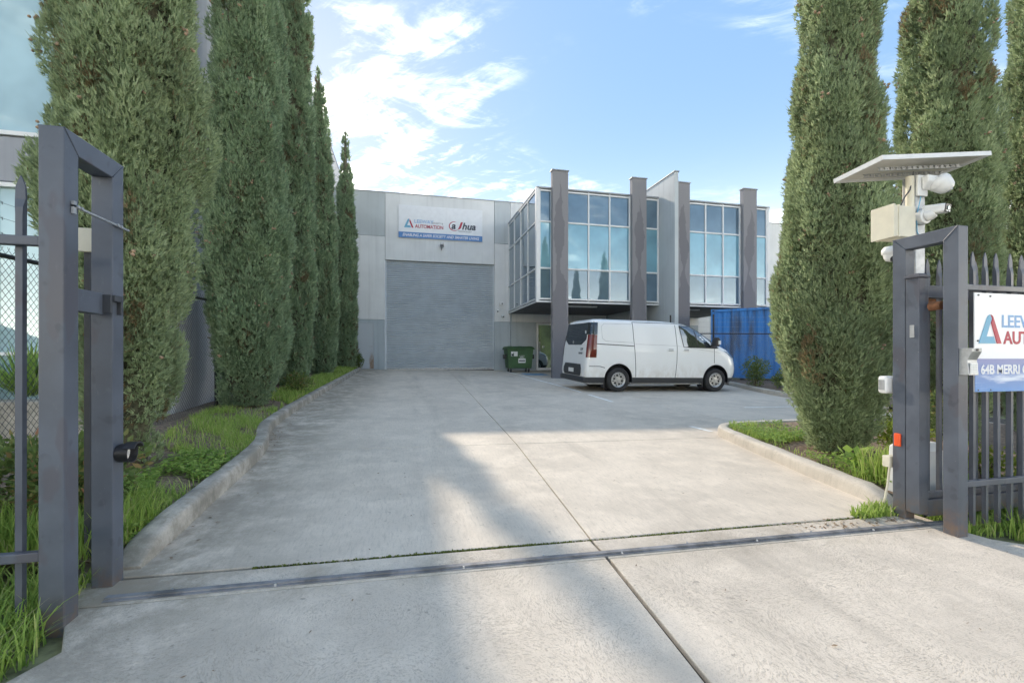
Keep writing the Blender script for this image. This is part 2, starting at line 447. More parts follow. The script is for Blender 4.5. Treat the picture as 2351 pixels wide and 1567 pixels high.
# column render: grey with a darker tide-mark of damp running down it
def column_mat():
    s = NT('stained_column_render')
    base = (.265, .256, .262)
    o = s.xyz(s.n('ShaderNodeTexCoord').outputs['Generated'])
    jag = s.math('MULTIPLY', s.math('SUBTRACT', s.math('MULTIPLY_ADD', s.noise(2.2, 3, .6, s.map((1.0, 1.0, .45))), .9, s.math('MULTIPLY', s.noise(9, 6, .75, s.map((1, 1, .3))), .6)), .75), 1.3)
    cx = s.math('ABSOLUTE', s.math('ADD', s.math('SUBTRACT', o[0], .5), s.math('MULTIPLY', s.math('SUBTRACT', s.noise(.9, 3, .6), .5), .9)))
    def blot(z0, z1, w):
        t = s.math('DIVIDE', s.math('SUBTRACT', o[2], z0), z1 - z0)
        up = s.math('MULTIPLY', s.rng(t, 0, .45), s.rng(t, 1.0, .25))
        return s.rng(s.math('SUBTRACT', s.math('ADD', s.math('MULTIPLY', up, w), s.math('MULTIPLY', jag, .35)), cx), .0, .03)
    k = s.math('MAXIMUM', blot(.52, .97, .46), s.rng(s.math('SUBTRACT', s.math('ADD', s.math('MULTIPLY', s.rng(o[2], .62, .40), .5), s.math('MULTIPLY', jag, .3)), cx), 0, .03))
    c = s.mix(s.math('MULTIPLY', k, .75), base, (.165, .158, .172))
    c = s.mix(s.rng(o[2], .02, .3, .35, 0), c, (.15, .165, .195))
    s.bsdf(c, .8, 0, s.bump(s.noise(30, 3), .1, .003))
    return s.m
M['column'] = column_mat()

def rust_door_mat():
    s = NT('rust_streaked_door')
    o = s.xyz(s.n('ShaderNodeTexCoord').outputs['Generated'])
    n = s.noise(3.2, 7, .8, s.map((6, 6, .8)))
    low = s.rng(o[2], .75, .1); right = s.rng(o[0], .45, .85)
    k = s.rng(s.math('MULTIPLY', s.math('ADD', n, .10), s.math('MULTIPLY', low, right)), .34, .66)
    c = s.mix(s.noise(2, 4), (.46, .50, .53), (.52, .56, .59))
    c = s.mix(s.math('MULTIPLY', k, .9), c, s.mix(s.noise(14, 4), (.20, .11, .055), (.36, .22, .11)))
    s.bsdf(c, .6, .1); return s.m
M['rustdoor'] = rust_door_mat()

def container_mat():
    s = NT('container_blue_paint')
    n = s.noise(1.0, 6, .65, s.map((2.4, 2.4, .35))); f = s.noise(9, 5, .7)
    c = s.mix(s.noise(.9, 3), (.04, .21, .58), (.06, .28, .68))
    c = s.mix(s.math('MULTIPLY', s.rng(n, .47, .66), .8), c, (.075, .085, .105))
    c = s.mix(s.math('MULTIPLY', s.rng(f, .62, .72), .4), c, (.14, .10, .08))
    s.bsdf(c, .55, .1); return s.m
M['container'] = container_mat()

def sign_band_mat():
    s = NT('sign_cloud_print')
    o = s.xyz(s.n('ShaderNodeTexCoord').outputs['Generated'])
    n = s.noise(2.0, 5, .6, s.map((1.2, 1, 7)))
    c = s.mix(o[2], (.10, .28, .62), (.17, .20, .44))
    c = s.mix(s.math('MULTIPLY', s.rng(n, .5, .7), s.rng(o[2], .75, .4)), c, (.62, .70, .82))
    s.bsdf(c, .35); return s.m
M['sign_sky'] = sign_band_mat()

def text(name, body, size, m, parent, mtx, bold=0, shear=0, align='LEFT', sx=1.0, depth=.001):
    cu = bpy.data.curves.new(name, 'FONT'); cu.body = body; cu.size = size; cu.align_x = align
    cu.offset = bold; cu.shear = shear; cu.extrude = depth; cu.resolution_u = 3
    t = bpy.data.objects.new(name + '_tmp', cu); COL.objects.link(t)
    dg = bpy.context.evaluated_depsgraph_get()
    me = bpy.data.meshes.new_from_object(t.evaluated_get(dg))
    bpy.data.objects.remove(t); bpy.data.curves.remove(cu)
    me.materials.clear()
    me.transform(mtx @ Matrix.Diagonal((sx, 1, 1, 1)))
    return link(me, name, m, parent)

def face_s(x, y, z):      # text frame for a surface that looks south (-y)
    return Matrix.Translation((x, y, z)) @ Matrix.Rotation(R(90), 4, 'X')

# ================================================================== ground and paving
def grid_sheet(name, xs, ys, zf, m, kind='structure'):
    vs = [(x, y, zf(x, y)) for y in ys for x in xs]; n = len(xs)
    fs = [(j*n+i, j*n+i+1, (j+1)*n+i+1, (j+1)*n+i) for j in range(len(ys)-1) for i in range(n-1)]
    b = MB(); b.add(vs, fs); o = b.build(name, m, smooth=60); o['kind'] = kind; return o
grid_sheet('ground', [-900,-200,-60,-14,-6,-3.6,4,9,14,24,60,200,900], [-900,-200,-60,-20,-7,-3,0,2.3,8,14,25,60,200,900], lambda x, y: G(x, y)-.04, M['lawn'])
grid_sheet('joint_bed', [-1.9,2,6,11.4], [2.6,6,12,21.5], lambda x, y: G(x, y)-.025, M['joint'])
grid_sheet('joint_bed', [-1.25,1,3.6], [-5,1,2.59], lambda x, y: G(x, y)-.025, M['joint'])
b = MB(); b.box(-120, 120, -13, -5.2, -.42, -.30)
tag(b.build('road', M['asphalt']), kind='structure')

def in_line(y):   # the long saw joint down the middle of the drive
    return 1.15 + (1.345-1.15)*(y-2.7)/2.8 if y < 5.5 else 1.345 + (1.975-1.345)*(y-5.5)/16.
def slab(name, poly, m, parent):
    top = [(x, y, G(x, y)) for x, y in poly]
    b = MB(); b.prism([(x, y, z-.10) for x, y, z in top], (0, 0, .10))
    return b.build(name, m, parent, bevel=.006, seg=2)
yard = bpy.data.objects.new('driveway', None); COL.objects.link(yard); yard['kind'] = 'structure'
g = .005
slab('concrete_slab', [(-2.08,5.5+g),(in_line(5.5)-g,5.5+g),(in_line(21.5)-g,21.5),(-2.08,21.5)], M['yard'], yard)
slab('concrete_slab', [(in_line(5.5)+g,5.5+g),(5.33-g,5.5+g),(5.92-g,21.5),(in_line(21.5)+g,21.5)], M['yard'], yard)
slab('concrete_slab', [(5.33+g,5.5+g),(10.4,5.5+g),(10.4,9.8),(11.4,14),(11.4,21.5),(5.92+g,21.5)], M['yard'], yard)
slab('concrete_slab', [(-1.78,2.70+.012),(1.15-g,2.70+.012),(in_line(5.5)-g,5.5-g),(-2.0,5.5-g)], M['yard'], yard)
slab('concrete_slab', [(1.15+g,2.70+.012),(3.9,2.70+.012),(4.6,5.5-g),(in_line(5.5)+g,5.5-g)], M['yard'], yard)
slab('threshold_slab', [(-1.62,2.445),(1.145-.008,2.445),(1.145-.008,2.70-.012),(-1.62,2.70-.012)], M['apron'], yard)
slab('threshold_slab', [(1.145+.008,2.445),(3.78,2.445),(3.78,2.70-.012),(1.145+.008,2.70-.012)], M['apron'], yard)
slab('apron_slab', [(-1.48,2.44),(-1.30,2.12),(-1.40,1.92),(-1.9,1.2),(-2.9,-1.0),(-3.4,-5.1),(1.02-.014,-5.1),(1.08-.012,1.4),(1.145-.010,2.44)], M['apron'], yard)
slab('apron_slab', [(1.145+.010,2.44),(1.08+.012,1.4),(1.02+.014,-5.1),(8.2,-5.1),(6.4,-.4),(4.75,1.45),(4.05,2.0),(3.80,2.22),(3.74,2.44)], M['apron'], yard)
# patched mortar beside the front joint
def strip(name, pts, w, m, parent=None, h=.004):
    """painted line: a thin sheet along a ground path"""
    b = MB()
    for (x0, y0), (x1, y1) in zip(pts[:-1], pts[1:]):
        d = Vector((x1-x0, y1-y0)).normalized(); nx, ny = -d.y*w/2, d.x*w/2
        b.add([(x, y, G(x, y)+h) for x, y in ((x0-nx,y0-ny),(x1-nx,y1-ny),(x1+nx,y1+ny),(x0+nx,y0+ny))], [(0,1,2,3)])
    return tag(b.build(name, m, parent), kind='structure' if parent is None else None)
strip('bay_line', [(4.53,21.2),(4.62,13.5),(4.58,11.4)], .09, M['line'], yard)
strip('bay_line', [(4.56,10.9),(4.52,9.4)], .09, M['line'], yard)
strip('bay_line', [(4.38,6.35),(4.43,5.9)], .09, M['line'], yard)
strip('bay_line', [(7.0,8.28),(9.3,8.36)], .08, M['line'], yard)
strip('bay_line', [(4.62,14.4),(9.9,14.5)], .08, M['line'], yard)
strip('blue_bay_patch', [(5.35,18.0),(5.35,19.2)], 1.0, M['bluepaint'], yard)

# steel gate track
b = MB(); N = 22
for i in range(N):
    x0, x1 = -1.36 + 5.2*i/N, -1.36 + 5.2*(i+1)/N
    for (y0, y1, h) in ((2.468, 2.532, .005), (2.486, 2.514, .013)):
        b.add([(x0,y0,G(x0,y0)-.01),(x1,y0,G(x1,y0)-.01),(x1,y1,G(x1,y1)-.01),(x0,y1,G(x0,y1)-.01),(x0,y0,G(x0,y0)+h),(x1,y0,G(x1,y0)+h),(x1,y1,G(x1,y1)+h),(x0,y1,G(x0,y1)+h)],
              [(0,3,2,1),(4,5,6,7),(0,1,5,4),(1,2,6,5),(2,3,7,6),(3,0,4,7)])
trk = b.build('gate_track', M['track'])
tag(trk, 'long steel gate track rail laid across the driveway entrance', 'gate track')
b = MB()
for i in range(11):
    x = -1.1 + i*.47; y = 2.476 if i % 2 else 2.524
    b.cone((x,y,G(x,y)+.004), (x,y,G(x,y)+.014), .008, .006, 8)
tag(b.build('bolts', M['galv'], trk), kind='stuff')

# kerbs: a rounded upstand swept along a path
def kerb(name, pts, side, width=.14, h=.13, taper0=0, taper1=0, cut=2.4):
    # one casting bay at a time, with a shrinkage gap between bays
    acc, start, k = 0., 0, 0
    for i in range(1, len(pts)):
        acc += math.dist(pts[i-1], pts[i])
        if acc > cut or i == len(pts)-1:
            seg_ = [Vector(p) for p in pts[start:i+1]]
            d0_ = (seg_[1]-seg_[0]).normalized(); d1_ = (seg_[-1]-seg_[-2]).normalized()
            if start: seg_[0] += d0_*.004
            if i < len(pts)-1: seg_[-1] -= d1_*.004
            kerb_bay(name, seg_, side, width, h, taper0 if start == 0 else 0, taper1 if i == len(pts)-1 else 0)
            start, acc = i, 0.
def kerb_bay(name, pts, side, width, h, taper0, taper1):
    P = [Vector(p) for p in pts]; prof = [(0,-.05),(0.004,.62*h),(.010,.86*h),(.022,.95*h),(.045,.995*h),(.09,h),(width-.02,.985*h),(width-.004,.9*h),(width,-.05)]
    vs = []; n = len(prof); L = 0; m = len(P)
    D = [0]
    for a, c in zip(P[:-1], P[1:]): D.append(D[-1] + (c-a).length)
    for i, p in enumerate(P):
        d = (P[min(i+1,m-1)] - P[max(i-1,0)]).normalized(); nr = Vector((-d.y, d.x))*side
        k = 1.
        if taper0 and D[i] < taper0: k = .12 + .88*D[i]/taper0
        if taper1 and D[-1]-D[i] < taper1: k = .12 + .88*(D[-1]-D[i])/taper1
        for (o, z) in prof:
            q = p + nr*o; wob = random.uniform(-.004, .004); z = z*random.uniform(.96, 1.03) if z > 0 else z
            vs.append((q.x + wob, q.y, G(q.x, q.y) + (z*k if z > 0 else z)))
    fs = [(i*n+j, i*n+j+1, (i+1)*n+j+1, (i+1)*n+j) for i in range(m-1) for j in range(n-1)]
    fs += [tuple(range(n)), tuple((m-1)*n + j for j in range(n-1, -1, -1))]
    b = MB(); b.add(vs, fs); return tag(b.build(name, M['kerb'], smooth=50), kind='structure')
def smooth_path(pts, step=.12):
    out = []; n = len(pts)
    for i in range(n-1):
        p0, p1, p2, p3 = (np.array(pts[max(i-1,0)]), np.array(pts[i]), np.array(pts[i+1]), np.array(pts[min(i+2,n-1)]))
        k = max(2, int(np.linalg.norm(p2-p1)/step))
        for j in range(k):
            t = j/k
            out.append(tuple(.5*((2*p1)+(-p0+p2)*t+(2*p0-5*p1+4*p2-p3)*t*t+(-p0+3*p1-3*p2+p3)*t**3)))
    out.append(tuple(pts[-1])); return out
LK = smooth_path([(-1.36,2.80),(-1.37,3.2),(-1.40,3.9),(-1.43,4.8),(-1.50,5.6),(-1.62,6.1),(-1.74,6.6),(-1.80,7.3),(-1.84,8.5),(-1.86,12),(-1.86,16),(-1.85,20.5)], .2)
kerb('kerb', LK, 1, taper0=.22)
RK = smooth_path([(3.68,2.80),(3.75,3.25),(3.88,3.85),(4.03,4.5),(4.19,5.15),(4.30,5.55),(4.46,5.80),(4.75,5.98),(5.2,6.06),(6.2,6.10),(8.0,6.14),(9.5,6.18)], .14)
kerb('kerb', RK, -1, taper0=.18)
kerb('kerb', smooth_path([(11.1,14.6),(10.75,13.3),(10.38,12.3),(9.95,11.0),(9.72,9.9),(9.65,8.6),(9.62,7.4)], .3), 1)

def lk_x(y):
    for (x0, y0), (x1, y1) in zip(LK[:-1], LK[1:]):
        if y0 <= y <= y1: return x0 + (x1-x0)*(y-y0)/(y1-y0)
    return LK[0][0] if y < LK[0][1] else LK[-1][0]
rs = np.random.default_rng(3)
def bed_sheet(name, outline_l, outline_r, ys, h, m):
    b = MB(); n = 9; vs = []
    for y in ys:
        l, r = outline_l(y), outline_r(y)
        for i in range(n):
            t = i/(n-1); x = l+(r-l)*t
            vs.append((x, y, G(x, y) + h + .05*math.sin(math.pi*t) + rs.uniform(-.012, .012)))
    b.add(vs, [(j*n+i, j*n+i+1, (j+1)*n+i+1, (j+1)*n+i) for j in range(len(ys)-1) for i in range(n-1)])
    return tag(b.build(name, m, smooth=60), kind='structure')
bed_sheet('garden_bed', lambda y: -3.42, lambda y: lk_x(y)-.14, list(np.arange(2.72, 21.45, .3)), .085, M['soil'])
def rk_left(y):
    if y <= RK[0][1]: return 3.84
    best = None
    for (x0, y0), (x1, y1) in zip(RK[:-1], RK[1:]):
        if y0 <= y <= y1 and x0 < 5.3: return x0 + (x1-x0)*(y-y0)/(y1-y0+1e-9) + .15
    return 5.2
bed_sheet('garden_bed', lambda y: rk_left(y), lambda y: 9.6, list(np.arange(2.75, 5.9, .2))+[5.93], .085, M['soil'])
def fk_x(y): return np.interp(y, [7.4,8.6,9.9,11,12.3,13.3,14.6], [9.62,9.65,9.72,9.95,10.38,10.75,11.1])
bed_sheet('garden_bed', lambda y: fk_x(y)+.15, lambda y: fk_x(y)+(7.5 if y < 10.4 else 5.5), list(np.arange(7.0, 14.7, .3)), .10, M['soil'])

# ================================================================== the warehouse and office building
YB = 21.5; ZP = 8.61; ZB, ZT = 3.29, 7.53; YF = 16.65
bld = thing('warehouse_building', 'grey precast warehouse with glazed upper offices and tall roller door at the yard end', 'building', (5, YB, G(5, YB)))
def wp(x0, x1, z0, z1, m, y0=YB, y1=YB+.2, name='wall_panel', bev=.012):
    b = MB(); b.box(x0, x1, y0, y1, z0, z1); return b.build(name, m, bld, bevel=bev)
gp = .008
DZ = 5.56; DX0, DX1 = -.896, 4.172
zb = .35
# unit A front: dado, body, top panels either side of the door
wp(-3.44, DX0-gp, zb, 2.82, M['wall_d']); wp(-3.44, DX0-gp, 2.82+gp, 6.62, M['wall_l']); wp(-3.44, DX0-gp, 6.62+gp, ZP, M['wall_t'])
wp(DX0+gp, DX1-gp, DZ, ZP, M['wall_l'])
wp(DX1+gp, 4.95, zb, 2.82, M['wall_d']); wp(DX1+gp, 4.95, 2.82+gp, 6.58, M['wall_l']); wp(DX1+gp, 4.95, 6.58+gp, ZP, M['wall_t'])
wp(4.95+gp*2, 6.25, zb, 2.82, M['wall_d']); wp(4.95+gp*2, 10.0, 2.82+gp, 3.6, M['wall_l'])
wp(4.95+gp*2, 15.3, 6.9, ZP, M['wall_l'])
wp(8.35, 10.0, zb, 2.82, M['wall_d']); 
wp(10.2, 12.2, zb, 2.82, M['wall_d']); wp(10.2, 15.3, 2.82+gp, 3.6, M['wall_l']); wp(14.0, 15.3, zb, 2.82, M['wall_d'])
wp(12.2+gp, 14.0-gp, zb, 2.82, M['wall_l'])
# unit B front, the mirror image
wp(15.3+gp, 16.03-gp, zb, ZP, M['wall_l']); wp(16.03+gp, 21.1-gp, DZ, ZP, M['wall_l']); wp(21.1+gp, 24.6, zb, ZP, M['wall_l'])
# flanks and roof
b = MB(); b.box(-3.44, -3.24, YB+.21, YB+30, zb, ZP-.02); b.build('side_wall', M['wall_l'], bld)
b = MB(); b.box(24.4, 24.6, YB+.21, YB+30, zb, ZP-.02); b.build('side_wall', M['wall_l'], bld)
b = MB(); b.box(-3.2, 24.3, YB+.25, YB+30, ZP-.5, ZP-.35); b.build('roof', M['cap'], bld)
b = MB(); b.box(-3.46, 24.62, YB-.02, YB+.22, ZP, ZP+.035); b.build('parapet_capping', M['cap'], bld)
# thin slots behind the panel joints so that they read dark
b = MB(); b.box(-3.40, 24.55, YB+.205, YB+.215, .1, ZP-.05); b.build('backing', M['joint'], bld)
b = MB(); b.box(DX0-.02, DX1+.02, YB+.03, YB+.06, DZ-.001, DZ+.02); b.build('door_head_flashing', M['cap'], bld)

def roller_door(x0, x1, z0, z1, yy):
    b = MB(); n = 50; vs = []; prof = []
    pitch = (z1-z0)/n
    for i in range(n):
        for (t, d) in ((0, 0), (.10, -.022), (.45, -.040), (.70, -.030), (.82, .012), (.95, .014)):
            prof.append((z0 + (i+t)*pitch, yy+d))
    prof.append((z1, yy))
    for z, y in prof: vs += [(x0, y, z), (x1, y, z)]
    b.add(vs, [(2*i, 2*i+1, 2*i+3, 2*i+2) for i in range(len(prof)-1)])
    o = b.build('roller_door', M['slat'], bld)
    b = MB(); b.box(x0, x1, yy-.03, yy+.01, z0-.06, z0+.02); b.build('bottom_rail', M['galv'], o)
    b = MB(); b.box(x0-.002, x0+.07, yy-.035, yy-.022, z0-.05, z1); b.build('guide', M['slat'], o)
    b = MB(); b.box(x1-.07, x1+.002, yy-.035, yy-.022, z0-.05, z1); b.build('guide', M['slat'], o)
    return o
roller_door(DX0, DX1, G(1.6,YB)+.06, DZ-.02, YB+.13)
roller_door(16.03, 21.1, G(18,YB)+.04, DZ-.02, YB+.13)
# door reveals
b = MB(); b.box(DX0-gp, DX0+.0, YB+.02, YB+.2, zb, DZ); b.build('door_reveal', M['wall_l'], bld)

# left service door
sd = MB().box(-2.06, -1.39, YB-.035, YB-.006, G(-1.7,YB)+.03, 2.64).build('service_door', M['rustdoor'], bld, bevel=.006)
b = MB(); b.box(-2.12, -2.065, YB-.05, YB-.004, .5, 2.70); b.box(-1.385, -1.335, YB-.05, YB-.004, .5, 2.70); b.box(-2.064, -1.386, YB-.05, YB-.004, 2.645, 2.70); b.build('door_frame', M['wall_d'], sd)
b = MB(); b.cone((-1.46,YB-.04,1.6), (-1.46,YB-.10,1.6), .022, .022, 10); b.bar((-1.46,YB-.10,1.6), (-1.58,YB-.10,1.6), .02, .02); b.build('handle', M['galv'], sd)

# glazed office boxes: frame as the part, each pane a sub-part
ROWS = [ZB+.06, 4.52, 6.30, ZT-.05]; PM = ['pane_t', 'pane_m', 'pane_t']
def curtain_front(xs, yf, end_l=False, end_r=False):
    b = MB(); w = .055
    for i, x in enumerate(xs):
        ww = w
        b.box(x-ww/2, x+ww/2, yf-.05, yf+.06, ROWS[0]-.05, ROWS[3]+.05)
    for z in ROWS:
        for x0, x1 in zip(xs[:-1], xs[1:]):
            b.box(x0+w/2, x1-w/2, yf-.045, yf+.055, z-.03, z+.03)
    fr = b.build('window_frame', M['frame'], bld, bevel=.004, seg=1)
    for x0, x1 in zip(xs[:-1], xs[1:]):
        for r in range(3):
            MB().box(x0+.02, x1-.02, yf+.0, yf+.012, ROWS[r]+.02, ROWS[r+1]-.02).build('pane', M[PM[r]], fr)
    return fr
C1, C2, C3, C4 = (5.43, 6.06), (8.74, 9.36), (10.68, 11.31), (13.86, 14.52)
YC = 16.42
curtain_front([4.98, 5.45], YF); curtain_front([6.09, 6.97, 7.86, 8.72], YF); curtain_front([9.39, 9.98], YF)
curtain_front([11.34, 12.18, 13.02, 13.84], YF); curtain_front([14.55, 15.18], YF)
def curtain_side(x, ys, side):
    b = MB(); w = .055
    for y in ys: b.box(x-.05, x+.05, y-w/2, y+w/2, ROWS[0]-.05, ROWS[3]+.05)
    for z in ROWS:
        for y0, y1 in zip(ys[:-1], ys[1:]): b.box(x-.045, x+.045, y0+w/2, y1-w/2, z-.03, z+.03)
    fr = b.build('window_frame', M['frame'], bld, bevel=.004, seg=1)
    for y0, y1 in zip(ys[:-1], ys[1:]):
        for r in range(3):
            MB().box(x-.006, x+.006, y0+.02, y1-.02, ROWS[r]+.02, ROWS[r+1]-.02).build('pane', M['pane_s'], fr)
curtain_side(4.90, [16.78, 17.95, 19.12, 20.3, 21.46], -1)
curtain_side(15.26, [16.78, 17.95, 19.12, 20.3, 21.46], 1)
# corner posts, fascias, cappings
for (x0, x1) in ((4.84, 4.95), (15.21, 15.32)):
    MB().box(x0, x1, YF-.06, YF+.10, ZB-.02, ZT+.02).build('corner_post', M['frame'], bld, bevel=.006)
for (x0, x1) in ((4.84, 10.0), (10.2, 15.32)):
    MB().box(x0, x1, YF-.07, YF+.08, ZT+.022, ZT+.075).build('parapet_capping', M['cap'], bld)
    MB().box(x0, x1, YF-.07, YF+.08, ZB-.075, ZB-.022).build('sill_flashing', M['frame'], bld)
    b = MB(); n = 17
    for i in range(n):
        xa, xb = x0+.05+(x1-x0-.1)*i/n, x0+.05+(x1-x0-.1)*(i+1)/n
        b.box(xa+.006, xb-.006, YF+.085, YB-.002, ZB-.06, ZB-.03)
    b.build('soffit', M['soffit'], bld)
    MB().box(x0+.1, x1-.1, YF+.3, YB-.002, ZB-.025, ZB+.0).build('floor_deck', M['soffit'], bld)
    MB().box(x0+.1, x1-.1, YF+.15, YB-.01, ZT+.0, ZT+.03).build('office_roof', M['cap'], bld)
for x in (4.845, 15.27):
    MB().box(x, x+.05, YF+.082, YB-.002, ZT+.022, ZT+.075).build('parapet_capping', M['cap'], bld)
    MB().box(x, x+.05, YF+.082, YB-.002, ZB-.075, ZB-.022).build('sill_flashing', M['frame'], bld)
# interior back so the boxes are solid
MB().box(5.05, 9.9, YF+.12, YF+.16, ZB, ZT-.02).build('inner_lining', M['soffit'], bld)
MB().box(10.3, 15.1, YF+.12, YF+.16, ZB, ZT-.02).build('inner_lining', M['soffit'], bld)
# party fin wall
fin = MB().box(10.02, 10.18, 15.5, YB-.004, .3, 8.20).build('fin_wall', M['wall_t'], bld, bevel=.008)
MB().box(9.99, 10.21, 15.47, YB-.004, 8.203, 8.24).build('capping', M['cap'], fin)
for (x0, x1) in (C1, C2, C3, C4):
    c = MB().box(x0, x1, YC, YC+.22, .15, 8.20).build('column', M['column'], bld, bevel=.01)
    MB().box(x0-.03, x1+.03, YC-.03, YC+.25, 8.203, 8.24).build('column_cap', M['cap'], c)
# entry door
ed = thing
b = MB(); zd = G(6.5, YB)+.02
b.box(6.27, 6.36, YB-.05, YB+.05, zd, 2.80); b.box(8.24, 8.33, YB-.05, YB+.05, zd, 2.80); b.box(6.36, 8.24, YB-.05, YB+.05, 2.70, 2.80); b.box(7.27, 7.33, YB-.045, YB+.045, zd, 2.70)
b.box(6.36, 7.27, YB-.045, YB+.045, zd, zd+.12); b.box(7.33, 8.24, YB-.045, YB+.045, zd, zd+.12)
ef = b.build('entry_door', M['frame'], bld, bevel=.004)
MB().box(6.36, 7.27, YB-.01, YB+.005, zd+.12, 2.70).build('door_pane', M['doorglass'], ef)
MB().box(7.33, 8.24, YB-.01, YB+.005, zd+.12, 2.70).build('door_pane', M['doorglass'], ef)
b = MB(); b.tube([(6.42,YB-.045,1.25),(6.42,YB-.11,1.25),(6.42,YB-.11,1.85),(6.42,YB-.045,1.85)], .014, 8); b.build('pull_handle', M['galv'], ef)
MB().cone((6.62,YB-.013,1.63), (6.62,YB-.016,1.63), .06, .06, 20).build('door_decal', M['sticker'], ef)
# downpipe at the return
b = MB(); b.cone((4.99, YB-.05, .55), (4.99, YB-.05, 3.2), .028, .028, 10); b.build('downpipe', M['wall_d'], bld)
# fluorescent battens under the soffits
for i, (x, y) in enumerate(((7.1, 17.6), (12.0, 17.7))):
    o = MB().box(x-.65, x+.65, y-.06, y+.06, ZB-.115, ZB-.062).build('batten_light', M['white_p'], bevel=.01)
    tag(o, ['slim white batten light under the first glazed office soffit', 'slim white batten light under the second office soffit beside the container'][i], 'light', 'batten lights under the soffits')

# wall sign above the roller door
def logo_a(parent, x, z, s, y, mb='txt_tb', mr_='txt_r'):
    """the two-tone letter-A mark: blue left stroke with a foot, red right stroke"""
    k = lambda pts: [(x+px_*s, y, z+pz*s) for px_, pz in pts]
    MB().prism(k([(0,0),(.78,0),(.70,.24),(.36,.24),(.60,.86),(.52,1.0),(.44,.96),(.38,.86)]), (0,-.003,0)).build('logo_stroke', M[mb], parent)
    MB().prism(k([(.64,.86),(.56,1.0),(.66,.94),(1.06,0),(.86,0),(.58,.72)]), (0,-.004,0)).build('logo_stroke', M[mr_], parent)
sg = thing('wall_sign', 'wide white and blue company sign mounted above the roller door', 'sign', (1.64, YB, 6.6))
SX0, SX1, SZ0, SZ1 = -.30, 3.575, 6.60, 8.10
MB().box(SX0, 1.862, YB-.06, YB-.004, SZ0, SZ1).build('sign_panel', M['sign_w'], sg, bevel=.004)
MB().box(1.866, SX1, YB-.06, YB-.004, SZ0, SZ1).build('sign_panel', M['sign_w'], sg, bevel=.004)
MB().box(SX0, SX1, YB-.064, YB-.061, SZ0, SZ0+.265).build('blue_strip', M['sign_b'], sg)
text('slogan_lettering', 'ENABLING A SAFER SOCIETY AND SMARTER LIVING', .185, M['txt_w'], sg, face_s(1.64, YB-.066, SZ0+.075), .004, .25, 'CENTER', .82)
logo_a(sg, -.06, 7.07, .41, YB-.062)
text('sign_lettering', 'LEEWAY', .225, M['txt_lb'], sg, face_s(.40, YB-.063, 7.30), .003, 0, 'LEFT', 1.02)
text('sign_lettering', 'SECURITY &', .105, M['txt_d'], sg, face_s(1.18, YB-.063, 7.30), 0, 0, 'LEFT', .95)
text('sign_lettering', 'AUTOMATION', .225, M['txt_r'], sg, face_s(.44, YB-.063, 7.08), .006, 0, 'LEFT', .86)
text('sign_lettering', 'a', .44, M['txt_d'], sg, face_s(2.10, YB-.063, 7.14), .014, .25)
b = MB()
for i in range(22):
    t0, t1 = R(75 + i*11.3), R(75 + (i+1)*11.3); ww = .012 + .030*math.sin(math.pi*min(1, (i+1)/22)); w2 = .012 + .030*math.sin(math.pi*min(1, (i+2)/22)) if i < 21 else .006
    cx, cz = 2.24, 7.26; rx, rz = .25, .215
    b.add([(cx+(rx-ww)*math.cos(t0), YB-.066, cz+(rz-ww)*math.sin(t0)), (cx+(rx+.004)*math.cos(t0), YB-.066, cz+(rz+.004)*math.sin(t0)), (cx+(rx+.004)*math.cos(t1), YB-.066, cz+(rz+.004)*math.sin(t1)), (cx+(rx-w2)*math.cos(t1), YB-.066, cz+(rz-w2)*math.sin(t1))], [(0,1,2,3)])
b.build('logo_ring', M['txt_r'], sg)
MB().prism([(2.47,YB-.062,7.12),(2.55,YB-.062,7.18),(2.65,YB-.062,7.47),(2.55,YB-.062,7.47),(2.46,YB-.062,7.22),(2.41,YB-.062,7.13)], (0,-.004,0)).build('logo_stroke', M['txt_r'], sg)
text('sign_lettering', 'hua', .44, M['txt_d'], sg, face_s(2.60, YB-.063, 7.14), .014, .25, 'LEFT', 1.02)
text('sign_lettering', 'TECHNOLOGY', .095, M['txt_d'], sg, face_s(2.42, YB-.063, 7.01), 0, 0, 'LEFT', 1.0)

# floodlight and small cameras on the wall
fl = thing('floodlight', 'small weathered floodlight above the middle of the roller door', 'floodlight', (1.66, YB, 6.2))
MB().box(1.57, 1.75, YB-.22, YB-.10, 6.24, 6.42).build('housing', M['galv'], fl, bevel=.01)
MB().box(1.59, 1.73, YB-.235, YB-.221, 6.25, 6.33).build('lens', M['dkgrey_p'], fl)
MB().bar((1.66, YB-.002, 6.36), (1.66, YB-.11, 6.33), .04, .03).build('bracket', M['galv'], fl)
MB().tube([(1.66,YB-.15,6.24),(1.64,YB-.13,6.14),(1.66,YB-.01,6.12)], .012, 6).build('cable', M['dkgrey_p'], fl)
def wall_cam(x, z, label, kind):
    t = thing('wall_camera', label, 'security camera', (x, YB, z), 'security cameras beside the roller door')
    if kind == 'box':
        MB().box(x-.10, x+.09, YB-.14, YB-.004, z-.07, z+.09).build('housing', M['white_p'], t, bevel=.012)
        MB().box(x+.0, x+.06, YB-.145, YB-.141, z-.03, z+.03).build('lens', M['dkgrey_p'], t)
    else:
        MB().cone((x, YB-.004, z+.04), (x, YB-.05, z+.04), .055, .05, 14).build('base', M['white_p'], t)
        MB().cone((x, YB-.05, z+.03), (x+(.05 if kind == 'r' else -.05), YB-.22, z-.03), .042, .045, 14).build('housing', M['white_p'], t, smooth=40)
        xx = x+(.05 if kind == 'r' else -.05)
        MB().cone((xx, YB-.221, z-.03), (xx+.002, YB-.228, z-.033), .036, .034, 14).build('lens', M['black_p'], t)
wall_cam(4.50, 3.68, 'white alarm box beside the roller door, above the two cameras', 'box')
wall_cam(4.35, 3.33, 'left one of two small bullet cameras right of the roller door', 'l')
